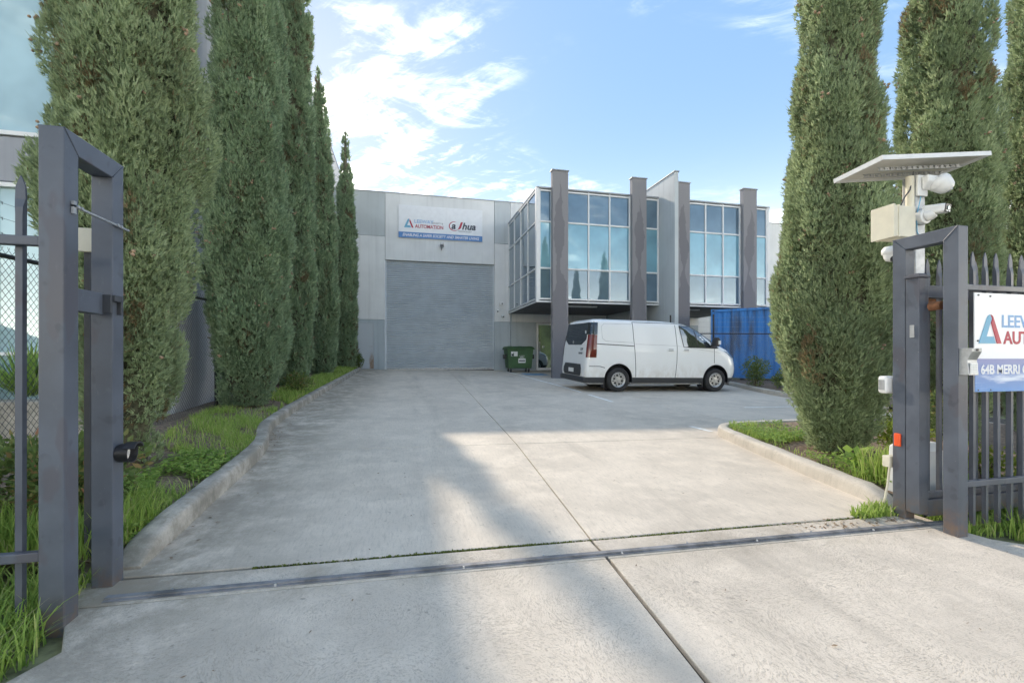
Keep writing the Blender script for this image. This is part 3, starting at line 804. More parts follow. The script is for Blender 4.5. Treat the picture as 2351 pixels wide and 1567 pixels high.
wall_cam(4.53, 3.08, 'lower right bullet camera beside the roller door, under the alarm box', 'r')

# ================================================================== neighbour building on the left
nb = thing('neighbour_building', 'tall grey panel building with blue glass front behind the left cypress trees', 'building', (-3.6, 8, 0))
XW = -3.46; ZN = 11.15
ys = [8.0, 14.5, 21.0, 27.5, 34.0, 40.5]
for y0, y1 in zip(ys[:-1], ys[1:]):
    for z0, z1 in ((0, 6.05), (6.06, ZN)):
        MB().box(XW-.2, XW, y0+.006, y1-.006, z0, z1).build('wall_panel', M['neigh'], nb, bevel=.012)
MB().box(XW-.21, XW-.202, 8.1, 40, 0, ZN-.1).build('backing', M['joint'], nb)
MB().box(XW-.23, XW+.02, 8.0, 40.5, ZN+.003, ZN+.05).build('parapet_capping', M['cap'], nb)
MB().box(-20, XW-.25, 8.4, 40, ZN-.6, ZN-.45).build('roof', M['cap'], nb)
MB().box(XW-.95, XW-.215, 7.98, 8.10, 0, ZN).build('wall_panel', M['neigh'], nb, bevel=.012)
for x0 in (-4.43-2.6*i for i in range(0, 5)):
    MB().box(x0-2.59, x0-.01, 7.98, 8.12, 3.64, 4.28).build('spandrel_panel', M['neigh_w'], nb, bevel=.012)
    fr = MB(); fr.box(x0-2.6, x0-2.54, 7.96, 8.1, .0, 3.62); fr.box(x0-2.54, x0, 7.96, 8.1, 3.56, 3.62); fr.box(x0-2.6, x0, 7.96, 8.1, 4.30, 4.36); fr.box(x0-1.30, x0-1.255, 7.98, 8.08, .0, 3.56); fr.box(x0-2.54, x0-1.30, 7.985, 8.07, 1.15, 1.20); fr.box(x0-1.255, x0, 7.985, 8.07, 1.15, 1.20)
    fr = fr.build('window_frame', M['frame'], nb)
    MB().box(x0-2.54, x0-.0, 8.03, 8.05, .05, 3.56).build('pane', M['pane_n'], fr)
    MB().box(x0-2.6, x0-.0, 8.03, 8.05, 4.36, ZN).build('pane', M['pane_n'], fr)
# its forecourt: a low concrete seat wall
o = MB().box(-9.5, -3.5, 6.4, 6.75, .05, .62).build('low_wall', M['kerb'], bevel=.02)
tag(o, 'low pale concrete wall behind the left chain link fence', 'wall')

# far sheds beyond the right fence
for i, (x0, x1, y0, y1, h, lab) in enumerate(((30, 52, 34, 60, 11.2, 'pale warehouse beyond the yard, seen past the right end of the offices'), (60, 95, 30, 60, 12.2, 'distant white shed seen above the right palisade fence'))):
    t = thing('distant_shed', lab, 'building', (x0, y0, 0))
    MB().box(x0, x1, y0, y1, -1, h).build('wall', M['far'], t)
    b = MB(); b.prism([(x0-.3,y0-.3,h+.02),(x0-.3,y1+.3,h+.02),(x0-.3,(y0+y1)/2,h+2.2)], (x1-x0+.6,0,0)); b.build('roof', M['cap'], t)
# hills across the valley behind the street (they show in the glazing)
b = MB(); n = 60; vs = []
for i in range(n+1):
    x = -420 + 840*i/n
    h = 16 + 14*math.sin(i*.21) + 7*math.sin(i*.53+1) + 3*math.sin(i*1.3)
    vs += [(x, -230, -4), (x, -270, max(3, h)), (x, -330, -4)]
b.add(vs, [f for i in range(n) for f in ((i*3, i*3+3, i*3+4, i*3+1), (i*3+1, i*3+4, i*3+5, i*3+2))])
tag(b.build('hills', M['hill'], smooth=80), kind='structure')

# ================================================================== gate frames, sliding gate, palisade fences
def sq_post(name, x0, y0, z0, z1, m, parent, w=.09, d=.09):
    return MB().box(x0, x0+w, y0, y0+d, z0, z1).build(name, m, parent, bevel=.006, seg=2)
def mitred_portal(t, x0, ya, yb, z0, z1, m):
    """square tube goal-post frame in the y-z plane: two posts and a mitred head"""
    w = .09
    def wedge(name, poly): MB().prism([(x0, y, z) for y, z in poly], (w, 0, 0)).build(name, m, t, bevel=.004)
    wedge('post', [(ya, z0), (ya+w, z0), (ya+w, z1-w), (ya, z1-.0015)])
    wedge('post', [(yb-w, z0), (yb, z0), (yb, z1-.0015), (yb-w, z1-w)])
    for xx in (x0-.0005, x0+w+.0005):
        for (yo, yi) in ((ya, ya+w), (yb, yb-w)):
            MB().tube([(xx, yo+(yi-yo)*.03, z1-w*.03), (xx, yo+(yi-yo)*.97, z1-w*.97)], .0028, 6).build('weld_seam', m, t)
    wedge('head_beam', [(ya+.0015, z1), (ya+w+.0015, z1-w), (yb-w-.0015, z1-w), (yb-.0015, z1)])

# left catch frame
lg = thing('gate_catch_frame', 'dark grey square steel frame on the left that catches the sliding gate', 'gate frame', (-1.44, 2.5, G(-1.44, 2.5)))
mitred_portal(lg, -1.488, 2.294, 2.712, -.10, 2.10, M['gate'])
b = MB(); b.box(-1.395, -1.383, 2.33, 2.735, 1.775, 1.783); b.box(-1.395, -1.383, 2.33, 2.345, 1.745, 1.80); b.build('cross_bar', M['galv'], lg)
MB().box(-1.475, -1.415, 2.386, 2.585, 1.335, 1.435).build('catch_arm', M['gate'], lg, bevel=.003)
b = MB(); b.box(-1.43, -1.380, 2.575, 2.59, 1.34, 1.43); b.box(-1.43, -1.380, 2.655, 2.67, 1.34, 1.43); b.box(-1.398, -1.372, 2.592, 2.653, 1.40, 1.43); b.build('catch_cup', M['dkgrey_p'], lg, bevel=.002)
b = MB()
for yy in (2.352, 2.375, 2.63, 2.66): b.cone((-1.383, yy, 1.779), (-1.376, yy, 1.779), .008, .007, 8)
tag(b.build('screws', M['galv'], lg), kind='stuff')
b = MB(); b.box(-1.64, -1.50, 2.745, 2.765, 1.665, 1.785)
o = b.build('white_plate', M['beige_p'], bevel=.003)
tag(o, 'small cream plate on a stake behind the left gate frame', 'plate')
b = MB(); b.box(-1.60, -1.575, 2.766, 2.79, .1, 1.78); b.build('stake', M['dkgrey_p'], o)
pe = thing('gate_reflector', 'round black hooded reflector low on the left gate frame', 'reflector', (-1.397, 2.66, .65))
MB().lathe([(.0, 0), (.040, 0), (.046, .012), (.046, .05), (.050, .062), (.047, .062), (.043, .05), (.040, .03)], (-1.397, 2.665, .65), 'x', 24).build('housing', M['black_p'], pe, smooth=40)
MB().lathe([(.0, .031), (.039, .031), (.040, .02)], (-1.397, 2.665, .65), 'x', 24).build('reflector_disc', M['white_p'], pe)
b = MB(); b.prism([(-1.397+.04, 2.665+.055*math.cos(a), .65+.055*math.sin(a)) for a in [R(q) for q in range(30, 151, 15)]] + [(-1.397+.04, 2.665+.047*math.cos(a), .65+.047*math.sin(a)) for a in [R(q) for q in range(150, 29, -15)]], (.05, 0, 0)); b.build('hood', M['black_p'], pe)

# spear-topped palisade pale, one mesh shared by every pale
def pale_mesh(h, w=.025):
    b = MB(); k = w/2
    sec = [(0, k, k), (h-.165, k, k), (h-.135, k*1.12, k*.95), (h-.10, k*1.45, k*.42), (h-.05, k*1.35, k*.36), (h-.018, k*.6, k*.3), (h, k*.10, k*.2)]
    vs = []
    for z, a, c in sec: vs += [(-a,-c,z),(a,-c,z),(a,c,z),(-a,c,z)]
    n = len(sec)
    fs = [(4*i+j, 4*i+(j+1)%4, 4*i+4+(j+1)%4, 4*i+4+j) for i in range(n-1) for j in range(4)] + [(3,2,1,0), (4*n-4,4*n-3,4*n-2,4*n-1)]
    b.add(vs, fs); return b.mesh('pale')
pale_hi = pale_mesh(1.90); pale_hi.materials.append(M['fence'])
pale_gt = pale_mesh(1.84); pale_gt.materials.append(M['fence'])
def pale(me, x, y, z, parent, rz=0):
    o = bpy.data.objects.new('pale', me); COL.objects.link(o); o.parent = parent; o.location = Vector((x, y, z)) - wl(parent); o.rotation_euler = (random.uniform(-.004, .004), random.uniform(-.006, .006), rz + random.uniform(-.06, .06)); return o
def rail(name, x0, x1, y0, y1, z0, z1, parent, m='fence'):
    return MB().box(x0, x1, y0, y1, z0, z1).build(name, M[m], parent, bevel=.004)
# left palisade
lf = thing('palisade_fence', 'dark grey spear-topped palisade fence running left from the gate frame', 'fence', (-2.2, 2.33, 0), 'palisade fences beside the gate')
for i in range(14): pale(pale_hi, -1.583-.12*i, 2.348, G(-1.6, 2.3)-.0, lf)
rail('rail', -3.3, -1.489, 2.30, 2.335, 1.595, 1.635, lf); rail('rail', -3.3, -1.489, 2.30, 2.335, .275, .315, lf)
sq_post('post', -3.38, 2.29, -.1, 2.0, M['fence'], lf, .06, .06)

# right guide frame
rg = thing('gate_guide_frame', 'dark grey mitred steel frame guiding the open sliding gate on the right', 'gate frame', (3.64, 2.5, G(3.64, 2.5)))
mitred_portal(rg, 3.596, 2.279, 2.70, -.18, 2.012, M['gate'])
for ya_, yb_ in ((2.40, 2.475), (2.60, 2.655)): MB().cone((3.64, ya_, 1.49), (3.64, yb_, 1.49), .03, .03, 14).build('guide_roller', M['rust'], rg)
# orange reflector on the frame
o = MB().box(3.578, 3.594, 2.632, 2.680, .462, .560).build('orange_reflector', M['orange'], bevel=.008)
tag(o, 'orange reflector low on the far post of the right gate frame', 'reflector')
# sliding gate leaf, slid open behind the fence
sgt = thing('sliding_gate', 'dark grey sliding gate slid open behind the right palisade fence', 'gate', (3.7, 2.55, G(3.7, 2.55)))
MB().box(3.58, 3.67, 2.505, 2.595, .0, 1.70).build('lead_stile', M['gate'], sgt, bevel=.005)
b = MB(); b.box(3.572, 3.678, 2.497, 2.603, 1.701, 1.722); b.box(3.59, 3.66, 2.515, 2.585, 1.722, 1.732); b.build('stile_cap', M['gate'], sgt, bevel=.004)
MB().box(3.574, 3.579, 2.535, 2.565, 1.27, 1.36).build('latch_plate', M['galv'], sgt, bevel=.002)
rail('top_rail', 3.672, 8.6, 2.525, 2.575, 1.56, 1.65, sgt); rail('bottom_beam', 3.672, 8.6, 2.508, 2.592, -.02, .10, sgt); rail('lower_rail', 3.672, 8.6, 2.53, 2.57, .102, .145, sgt)
MB().box(3.672, 3.80, 2.545, 2.585, 1.47, 1.555).build('guide_bracket', M['rust'], sgt)
for i in range(24): pale(pale_gt, 3.775+.12*i, 2.59, .02, sgt)
# right palisade
rf = thing('palisade_fence', 'dark grey spear-topped palisade fence carrying the sign right of the gate', 'fence', (4.5, 2.33, 0), 'palisade fences beside the gate')
for i in range(26): pale(pale_hi, 3.838+.12*i, 2.350, G(4, 2.3)+.045, rf)
rail('rail', 3.688, 7.0, 2.302, 2.337, 1.585, 1.625, rf); rail('rail', 3.688, 7.0, 2.302, 2.337, .245, .285, rf)
# sign on that fence
fs_ = thing('fence_sign', 'white and sky blue company sign fixed to the right palisade fence', 'sign', (4.4, 2.29, .9))
MB().box(3.757, 5.15, 2.288, 2.294, .893, 1.566).build('sign_panel', M['sign_w'], fs_)
MB().box(3.757, 5.15, 2.284, 2.2872, .893, 1.118).build('sky_print', M['sign_sky'], fs_)
logo_a(fs_, 3.792, 1.222, .198, 2.287)
text('sign_lettering', 'LEEWAY', .122, M['txt_lb'], fs_, face_s(4.005, 2.2868, 1.335), .002, 0)
text('sign_lettering', 'AUTOMATION', .122, M['txt_r'], fs_, face_s(4.028, 2.2868, 1.222), .003, 0)
text('sign_lettering', '64B MERRI CONCOURSE', .088, M['txt_w'], fs_, face_s(3.806, 2.283, 1.015), .0024, 0, 'LEFT', .92)
b = MB()
for x, z in ((3.79,1.55),(3.90,1.545),(4.3,1.55),(3.785,1.24),(4.8,1.55),(3.785,.905),(3.90,.905)): b.cone((x,2.288,z),(x,2.282,z),.006,.005,8)
tag(b.build('rivets', M['dkgrey_p'], fs_), kind='stuff')
# keypad intercom on the near post
kp = thing('keypad', 'silver intercom keypad on the near post of the right gate frame', 'keypad', (3.64, 2.27, 1.1))
MB().prism([(3.60,2.277,1.010),(3.60,2.222,1.010),(3.60,2.232,1.11),(3.60,2.205,1.165),(3.60,2.205,1.188),(3.60,2.277,1.188)], (.088,0,0)).build('housing', M['galv'], kp, bevel=.002)
MB().box(3.612, 3.676, 2.2195, 2.2225, 1.018, 1.09).build('key_panel', M['white_p'], kp)
b = MB()
for i in range(3):
    for j in range(4): b.box(3.618+.019*i, 3.632+.019*i, 2.2165, 2.2193, 1.022+.017*j, 1.034+.017*j)
tag(b.build('keys', M['sticker'], kp), kind='stuff')
MB().cone((3.644,2.206,1.176), (3.644,2.199,1.176), .008, .008, 12).build('camera_lens', M['black_p'], kp)
# photo-eye, junction box, motor
o = MB().box(3.55, 3.66, 2.712, 2.78, .852, .985).build('photo_eye', M['white_p'], bevel=.02, seg=3)
tag(o, 'rounded white gate sensor at waist height on the right gate frame', 'gate sensor'); MB().box(3.546, 3.551, 2.725, 2.765, .88, .955).build('sensor_window', M['galv'], o)
o = MB().box(3.585, 3.69, 2.712, 2.77, .289, .375).build('junction_box', M['beige_p'], bevel=.006)
tag(o, 'small cream junction box low behind the right gate frame', 'junction box'); MB().tube([(3.62,2.74,.289),(3.615,2.75,.15),(3.60,2.76,.04),(3.63,2.80,-.05)], .009, 6).build('cable', M['beige_p'], o)
mo = thing('gate_motor', 'white gate motor box behind the open sliding gate', 'gate motor', (4.0, 2.85, -.05))
MB().prism([(3.90,2.76,-.04),(3.90,2.98,-.04),(3.90,2.96,.40),(3.90,2.90,.44),(3.90,2.80,.44),(3.90,2.76,.38)], (.30,0,0)).build('housing', M['white_p'], mo, bevel=.012)
MB().box(3.86, 4.24, 2.73, 3.02, -.12, -.041).build('base_plate', M['kerb'], mo)

# ------------------------------------------------------------------ camera pole with solar panel
pl = thing('camera_pole', 'square pale steel pole behind the right gate frame carrying cameras', 'pole', (3.98, 2.83, 0))
MB().box(3.935, 4.035, 2.78, 2.88, -.15, 2.57).build('post', M['galv'], pl, bevel=.006)
MB().cone((3.905,2.80,2.30), (3.905,2.80,2.56), .028, .028, 12).build('conduit', M['beige_p'], pl)
MB().box(4.036, 4.06, 2.80, 2.86, .3, 2.15).build('conduit', M['white_p'], pl)
so = thing('solar_panel', 'tilted solar panel with pale frame on top of the camera pole', 'solar panel', (3.98, 2.85, 2.6))
yaw, tx, ty, W, L = -.048, .112, -.051, 1.03, .417
e1 = Vector((math.cos(yaw)*math.cos(tx), math.sin(yaw)*math.cos(tx), math.sin(tx))); e2 = Vector((-math.sin(yaw)*math.cos(ty), math.cos(yaw)*math.cos(ty), math.sin(ty))); e3 = e1.cross(e2).normalized()
C0 = Vector((3.981, 2.852, 2.662))
MB().obox(C0+e3*.006, e1*(W/2-.012), e2*(L/2-.012), e3*.004).build('back_sheet', M['solar_b'], so)
MB().obox(C0+e3*.014, e1*(W/2-.014), e2*(L/2-.014), e3*.003).build('cells', M['solar'], so)
for (c, a_, b_) in ((C0-e2*(L/2-.006), e1*W/2, e2*.006), (C0+e2*(L/2-.006), e1*W/2, e2*.006), (C0-e1*(W/2-.006), e1*.006, e2*(L/2-.013)), (C0+e1*(W/2-.006), e1*.006, e2*(L/2-.013))):
    MB().obox(c, a_, b_, e3*.017).build('frame_rail', M['frame'], so)
for k in (-.07, .05):
    b = MB(); n = 15
    for i in range(n):
        q = C0 + e1*(-.40+.80*(i+.5)/n) + e2*k - e3*.032
        b.obox(q, e1*.0165, e2*.004, e3*.014)
        b.obox(q+e3*.0117, e1*.0267, e2*.0041, e3*.0025); b.obox(q-e3*.0117, e1*.0267, e2*.0041, e3*.0025)
    b.build('slotted_strut', M['galv'], so)
bb = thing('battery_box', 'cream metal battery box on the left side of the camera pole', 'battery box', (3.75, 2.8, 2.06))
MB().box(3.665, 3.875, 2.735, 2.90, 2.06, 2.30).build('case', M['beige_p'], bb, bevel=.005)
MB().box(3.648, 3.664, 2.727, 2.908, 2.052, 2.308).build('door', M['beige_p'], bb, bevel=.004)
MB().box(3.70, 3.709, 2.730, 2.905, 2.055, 2.305).build('seam_band', M['beige_p'], bb)
MB().box(3.876, 3.934, 2.78, 2.88, 2.12, 2.26).build('bracket', M['galv'], bb)
b = MB(); b.tube([(3.80,2.80,2.30),(3.82,2.78,2.38),(3.88,2.78,2.45),(3.93,2.79,2.60)], .005, 6); b.build('cable', M['dkgrey_p'], bb)
b = MB(); b.tube([(3.99,2.775,2.43),(3.96,2.765,2.36),(3.93,2.77,2.24),(3.945,2.775,2.12),(3.99,2.775,2.05)], .004, 6); b.build('cable', M['txt_tb'], pl)
pz = thing('dome_camera', 'large white dome camera on a wall arm under the solar panel', 'security camera', (4.05, 2.78, 2.4), 'cameras on the gate pole')
MB().box(3.93, 4.03, 2.755, 2.779, 2.40, 2.565).build('wall_plate', M['white_p'], pz, bevel=.008)
b = MB(); b.prism([(3.955,2.752,2.55),(3.955,2.70,2.55),(3.955,2.70,2.50),(3.955,2.752,2.44)], (.11,0,0)); b.build('arm', M['white_p'], pz, bevel=.012)
d0, d1 = Vector((4.06, 2.725, 2.525)), Vector((4.15, 2.655, 2.40)); dd = (d1-d0).normalized()
b = MB(); prof = [(q*.80, w_*.80) for q, w_ in [(.0,-.045),(.06,-.042),(.088,-.02),(.094,.01),(.092,.03)]]
rot = dd.to_track_quat('Z', 'Y').to_matrix()
def lathe_dir(prof, c, rot, n=28):
    b = MB(); b.lathe(prof, (0,0,0), 'z', n); b.v = [tuple(rot @ Vector(p) + Vector(c)) for p in b.v]; return b
lathe_dir(prof, d0+dd*.03, rot).build('hood', M['white_p'], pz, smooth=50)
lathe_dir([(.070,.024),(.066,.045),(.054,.078),(.034,.097),(.0,.10)], d0+dd*.03, rot).build('dome', M['white_p'], pz, smooth=60)
lathe_dir([(.022,.098),(.020,.106),(0,.107)], d0+dd*.03, rot, 16).build('lens', M['galv'], pz)
bc = thing('bullet_camera', 'white bullet camera with black face on the gate pole', 'security camera', (4.0, 2.77, 2.2), 'cameras on the gate pole')
MB().cone((3.985,2.779,2.235), (3.985,2.735,2.235), .062, .058, 24).build('base', M['white_p'], bc, smooth=40, bevel=.006)
lathe_dir([(.0,0),(.04,0),(.044,.03),(.03,.06),(0,.065)], (3.985,2.74,2.235), Vector((.3,-.9,.2)).normalized().to_track_quat('Z','Y').to_matrix()).build('ball_joint', M['white_p'], bc, smooth=50)
fx = Vector((.16,-.97,-.14)).normalized(); rx = fx.cross(Vector((0,0,1))).normalized(); ux = rx.cross(fx)
cc = Vector((4.01, 2.69, 2.275))
MB().obox(cc, fx*.075, rx*.042, ux*.035).build('housing', M['white_p'], bc, bevel=.018, seg=3)
MB().obox(cc+fx*.0765, fx*.003, rx*.036, ux*.030).build('face_plate', M['black_p'], bc, bevel=.002)
b = MB(); b.cone(cc+fx*.079, cc+fx*.084, .016, .015, 16); b.build('lens', M['doorglass'], bc)
b = MB(); b.obox(cc+fx*.0805-ux*.022-rx*.015, fx*.002, rx*.009, ux*.005); b.obox(cc+fx*.0805-ux*.022+rx*.015, fx*.002, rx*.009, ux*.005); b.build('infrared_leds', M['white_p'], bc)
tc_ = thing('turret_camera', 'small white turret camera low on the left of the gate pole', 'security camera', (3.75, 2.79, 1.93), 'cameras on the gate pole')
MB().bar((3.934,2.83,1.97), (3.75,2.83,1.97), .05, .03).build('arm', M['white_p'], tc_)
MB().lathe([(0,.035),(.045,.033),(.062,.01),(.062,-.02),(.05,-.03)], (3.715,2.80,1.96), 'z', 24).build('housing', M['white_p'], tc_, smooth=50)
MB().lathe([(.05,-.025),(.048,-.05),(.035,-.075),(.0,-.085)], (3.715,2.80,1.96), 'z', 24).build('dome', M['white_p'], tc_, smooth=60)
q = Vector((-.25,-.85,-.45)).normalized(); MB().cone(Vector((3.715,2.80,1.915))+q*.03, Vector((3.715,2.80,1.915))+q*.058, .03, .024, 18).build('lens', M['black_p'], tc_)

# ------------------------------------------------------------------ chain link fences
def chain_link(name, label, p0, p1, zb_, h, pitch=.062, r=.0019, posts=(), wires=(), m_post='black_p', m_wire='dkgrey_p', post_h=None):
    p0, p1 = Vector(p0), Vector(p1); L = (p1-p0).length; d = (p1-p0).normalized(); n = Vector((-d.y, d.x))
    t = thing(name, label, 'fence', (p0.x, p0.y, zb_(0)), 'chain link fences')
    def P(s, z): q = p0+d*s; return Vector((q.x, q.y, zb_(s)+z))
    b = MB(); slope = 1.05
    for fam in (1, -1):
        k = -h/slope
        while k < L + h/slope:
            s0, s1 = (k, k+h/slope) if fam == 1 else (k+h/slope, k)
            z0, z1 = .0, h
            a, c = max(0, min(L, s0)), max(0, min(L, s1))
            if abs(a-c) > 1e-4:
                f = lambda s: (s-s0)/(s1-s0)*h
                A, B = P(a, f(a)), P(c, f(c)); off = n*(.0022*fam)
                A += Vector((off.x, off.y, 0)); B += Vector((off.x, off.y, 0))
                b.cone(A, B, r, r, 3, caps=False)
                if abs(f(c)-h) < .01: b.cone(P(c, h), P(c, h)+Vector((d.x*.012*fam, d.y*.012*fam, .028)), r, r, 3, caps=False)
            k += pitch
    tag(b.build('wire_mesh', M[m_wire], t), kind='stuff')
    for s in posts: MB().cone(P(s, -.2), P(s, post_h or h+.06), .03, .03, 12).build('post', M[m_post], t, smooth=40)
    MB().cone(P(0, h-.045), P(L, h-.045), .019, .019, 10).build('top_rail', M[m_post], t, smooth=40)
    for z in wires:
        b = MB(); k = int(L/1.2)+1
        pts = [P(L*i/k, z - .012*(i % 2)) for i in range(k+1)]; b.tube(pts, .0016, 3)
        s = .1
        while s < L:
            q = P(s, z-.006); b.bar(q-Vector((0,0,.013)), q+Vector((d.x*.008,d.y*.008,.013)), .002, .002); b.bar(q-Vector((d.x*.01,d.y*.01,-.011)), q+Vector((d.x*.01,d.y*.01,-.011)), .002, .002); s += .16
        tag(b.build('barbed_wire', M['galv' if m_wire == 'galv' else 'dkgrey_p'], t), kind='stuff')
    return t
chain_link('chain_link_fence', 'black chain link boundary fence behind the left cypress trees', (-3.06, 2.5), (-3.06, 21.3), lambda s: .07+.03*s+.02, 1.82, posts=(.1, 3.0, 6.0, 9.0, 12.0, 15.0, 18.0), wires=(1.95, 2.07, 2.19), post_h=2.25)
chain_link('chain_link_fence', 'galvanised chain link fence with barbed wire in front of the blue container', (9.75, 15.45), (15.6, 9.6), lambda s: G(10+s*.7, 15.3-s*.7)+.09, 1.75, pitch=.062, r=.0016, posts=(.05, 1.55, 4.5, 7.5), wires=(1.95, 2.12, 2.28), m_wire='galv', post_h=2.40)

# ------------------------------------------------------------------ shipping container
ct_dir = Vector((.7071, -.7071, 0)); ct_n = Vector((.7071, .7071, 0))
mt = Matrix(((ct_dir.x, ct_n.x, 0, 11.25), (ct_dir.y, ct_n.y, 0, 15.03), (0, 0, 1, .33), (0, 0, 0, 1)))
ct = thing('shipping_container', 'weathered blue corrugated shipping container behind the fence beside the van', 'container', mtx=mt)
Lc, Wc, Hc = 6.06, 2.44, 2.59
def corrug(x0, x1, yfun, z0, z1, flip=False, along='x'):
    b = MB(); prof = []; s = x0; p = .278
    while s < x1-.01:
        for t, dpt in ((0,0),(.072,0),(.140,.036),(.208,.036)):
            if s+t <= x1: prof.append((s+t, dpt))
        s += p
    prof.append((x1, 0)); vs = []
    for q, dp in prof:
        for z in (z0, z1): vs.append((q, yfun(dp), z) if along == 'x' else (yfun(dp), q, z))
    b.add(vs, [(2*i, 2*i+2, 2*i+3, 2*i+1) for i in range(len(prof)-1)]); return b
corrug(.16, Lc-.16, lambda d_: .03+d_, .16, Hc-.11).build('side_panel', M['container'], ct)
corrug(.16, Lc-.16, lambda d_: Wc-.03-d_, .16, Hc-.11).build('side_panel', M['container'], ct)
corrug(.12, Wc-.12, lambda d_: .03+d_, .16, Hc-.11, along='y').build('end_panel', M['container'], ct)
corrug(.12, Wc-.12, lambda d_: Lc-.03-d_, .16, Hc-.11, along='y').build('end_panel', M['container'], ct)
MB().box(.05, Lc-.05, .05, Wc-.05, Hc-.06, Hc-.02).build('roof', M['container'], ct)
for y in (0, Wc-.10):
    MB().box(.162, Lc-.162, y, y+.10, Hc-.11, Hc-.012).build('top_rail', M['container'], ct, bevel=.01); MB().box(.162, Lc-.162, y, y+.10, 0.03, .16).build('bottom_rail', M['container'], ct, bevel=.01)
for x in (0, Lc-.16):
    for y in (0, Wc-.16):
        MB().box(x, x+.16, y, y+.16, .12, Hc-.12).build('corner_post', M['container'], ct, bevel=.012)
        for z in (0, Hc-.118):
            MB().box(x-.004, x+.164, y-.004, y+.164, z, z+.118).build('corner_casting', M['container'], ct, bevel=.01)
            MB().box(x+.05, x+.11, y-.008, y-.003, z+.03, z+.085).build('casting_hole', M['black_p'], ct)
MB().box(.55, .67, -.005, .02, Hc-.36, Hc-.24).build('vent', M['container'], ct, bevel=.01)

# ------------------------------------------------------------------ wheelie bin
bn = thing('waste_bin', 'green four-wheeled waste bin with white stickers beside the entry door', 'bin', (5.05, 20.3, G(5.05, 20.3)))
bx, by = 5.05, 20.25; zg = G(bx, by)
def fru(b, x0, x1, y0, y1, z0, X0, X1, Y0, Y1, z1):
    b.add([(x0,y0,z0),(x1,y0,z0),(x1,y1,z0),(x0,y1,z0),(X0,Y0,z1),(X1,Y0,z1),(X1,Y1,z1),(X0,Y1,z1)], [(0,3,2,1),(4,5,6,7),(0,1,5,4),(1,2,6,5),(2,3,7,6),(3,0,4,7)])
b = MB(); fru(b, bx-.53, bx+.53, by-.36, by+.36, zg+.18, bx-.60, bx+.60, by-.43, by+.43, zg+1.02); b.build('body', M['bin'], bn, bevel=.03, seg=3)
b = MB()
for i in range(-1, 2): b.box(bx+i*.32-.012, bx+i*.32+.012, by-.425, by-.36, zg+.72, zg+1.0)
b.build('ribs', M['bin'], bn); bn.children[-1]['kind'] = 'stuff'
MB().box(bx-.655, bx+.655, by-.47, by+.46, zg+1.021, zg+1.075).build('rim', M['bin'], bn, bevel=.015)
b = MB(); fru(b, bx-.66, bx+.66, by-.48, by+.47, zg+1.078, bx-.60, bx+.60, by-.25, by+.45, zg+1.165); b.build('lid', M['bin'], bn, bevel=.02, seg=2)
for i in (-.46, 0, .46): MB().box(bx+i-.09, bx+i+.09, by-.28, by-.20, zg+1.14, zg+1.175).build('hinge', M['bin'], bn, bevel=.01)
for s in (-1, 1):
    MB().box(min(bx+s*.585, bx+s*.72), max(bx+s*.585, bx+s*.72), by-.12, by+.06, zg+.60, zg+.80).build('lift_pocket', M['black_p'], bn, bevel=.01)
    for yy in (-.26, .26):
        w_ = MB(); cx_, cy_ = bx+s*.42, by+yy; w_.lathe([(0,-.03),(.07,-.03),(.09,-.02),(.09,.02),(.07,.03),(0,.03)], (cx_, cy_, zg+.09), 'x', 20); ww_ = w_.build('wheel', M['black_p'], bn, smooth=40)
        MB().box(cx_-.035, cx_+.035, cy_-.03, cy_+.03, zg+.095, zg+.185).build('castor_fork', M['galv'], ww_)
def on_bin(x, z): return by-.36-.07*(z-.18)/.84-.004
def sticker(x0, x1, z0, z1, m, name, dy=0): MB().prism([(bx+x0, on_bin(0,z0)-dy, zg+z0), (bx+x1, on_bin(0,z0)-dy, zg+z0), (bx+x1, on_bin(0,z1)-dy, zg+z1), (bx+x0, on_bin(0,z1)-dy, zg+z1)], (0,-.002,0)).build(name, M[m], bn)
sticker(-.44, -.14, .72, .93, 'sticker', 'sticker'); sticker(-.42, -.33, .73, .83, 'ink', 'sticker_print', .003)
sticker(-.10, .24, .42, .62, 'sticker', 'sticker'); sticker(-.07, .21, .49, .54, 'ink', 'sticker_print', .003); sticker(-.05, .18, .645, .665, 'sticker', 'sticker_print'); sticker(-.02, .13, .685, .70, 'sticker', 'sticker_print'); sticker(-.06, .19, .735, .75, 'sticker', 'sticker_print')

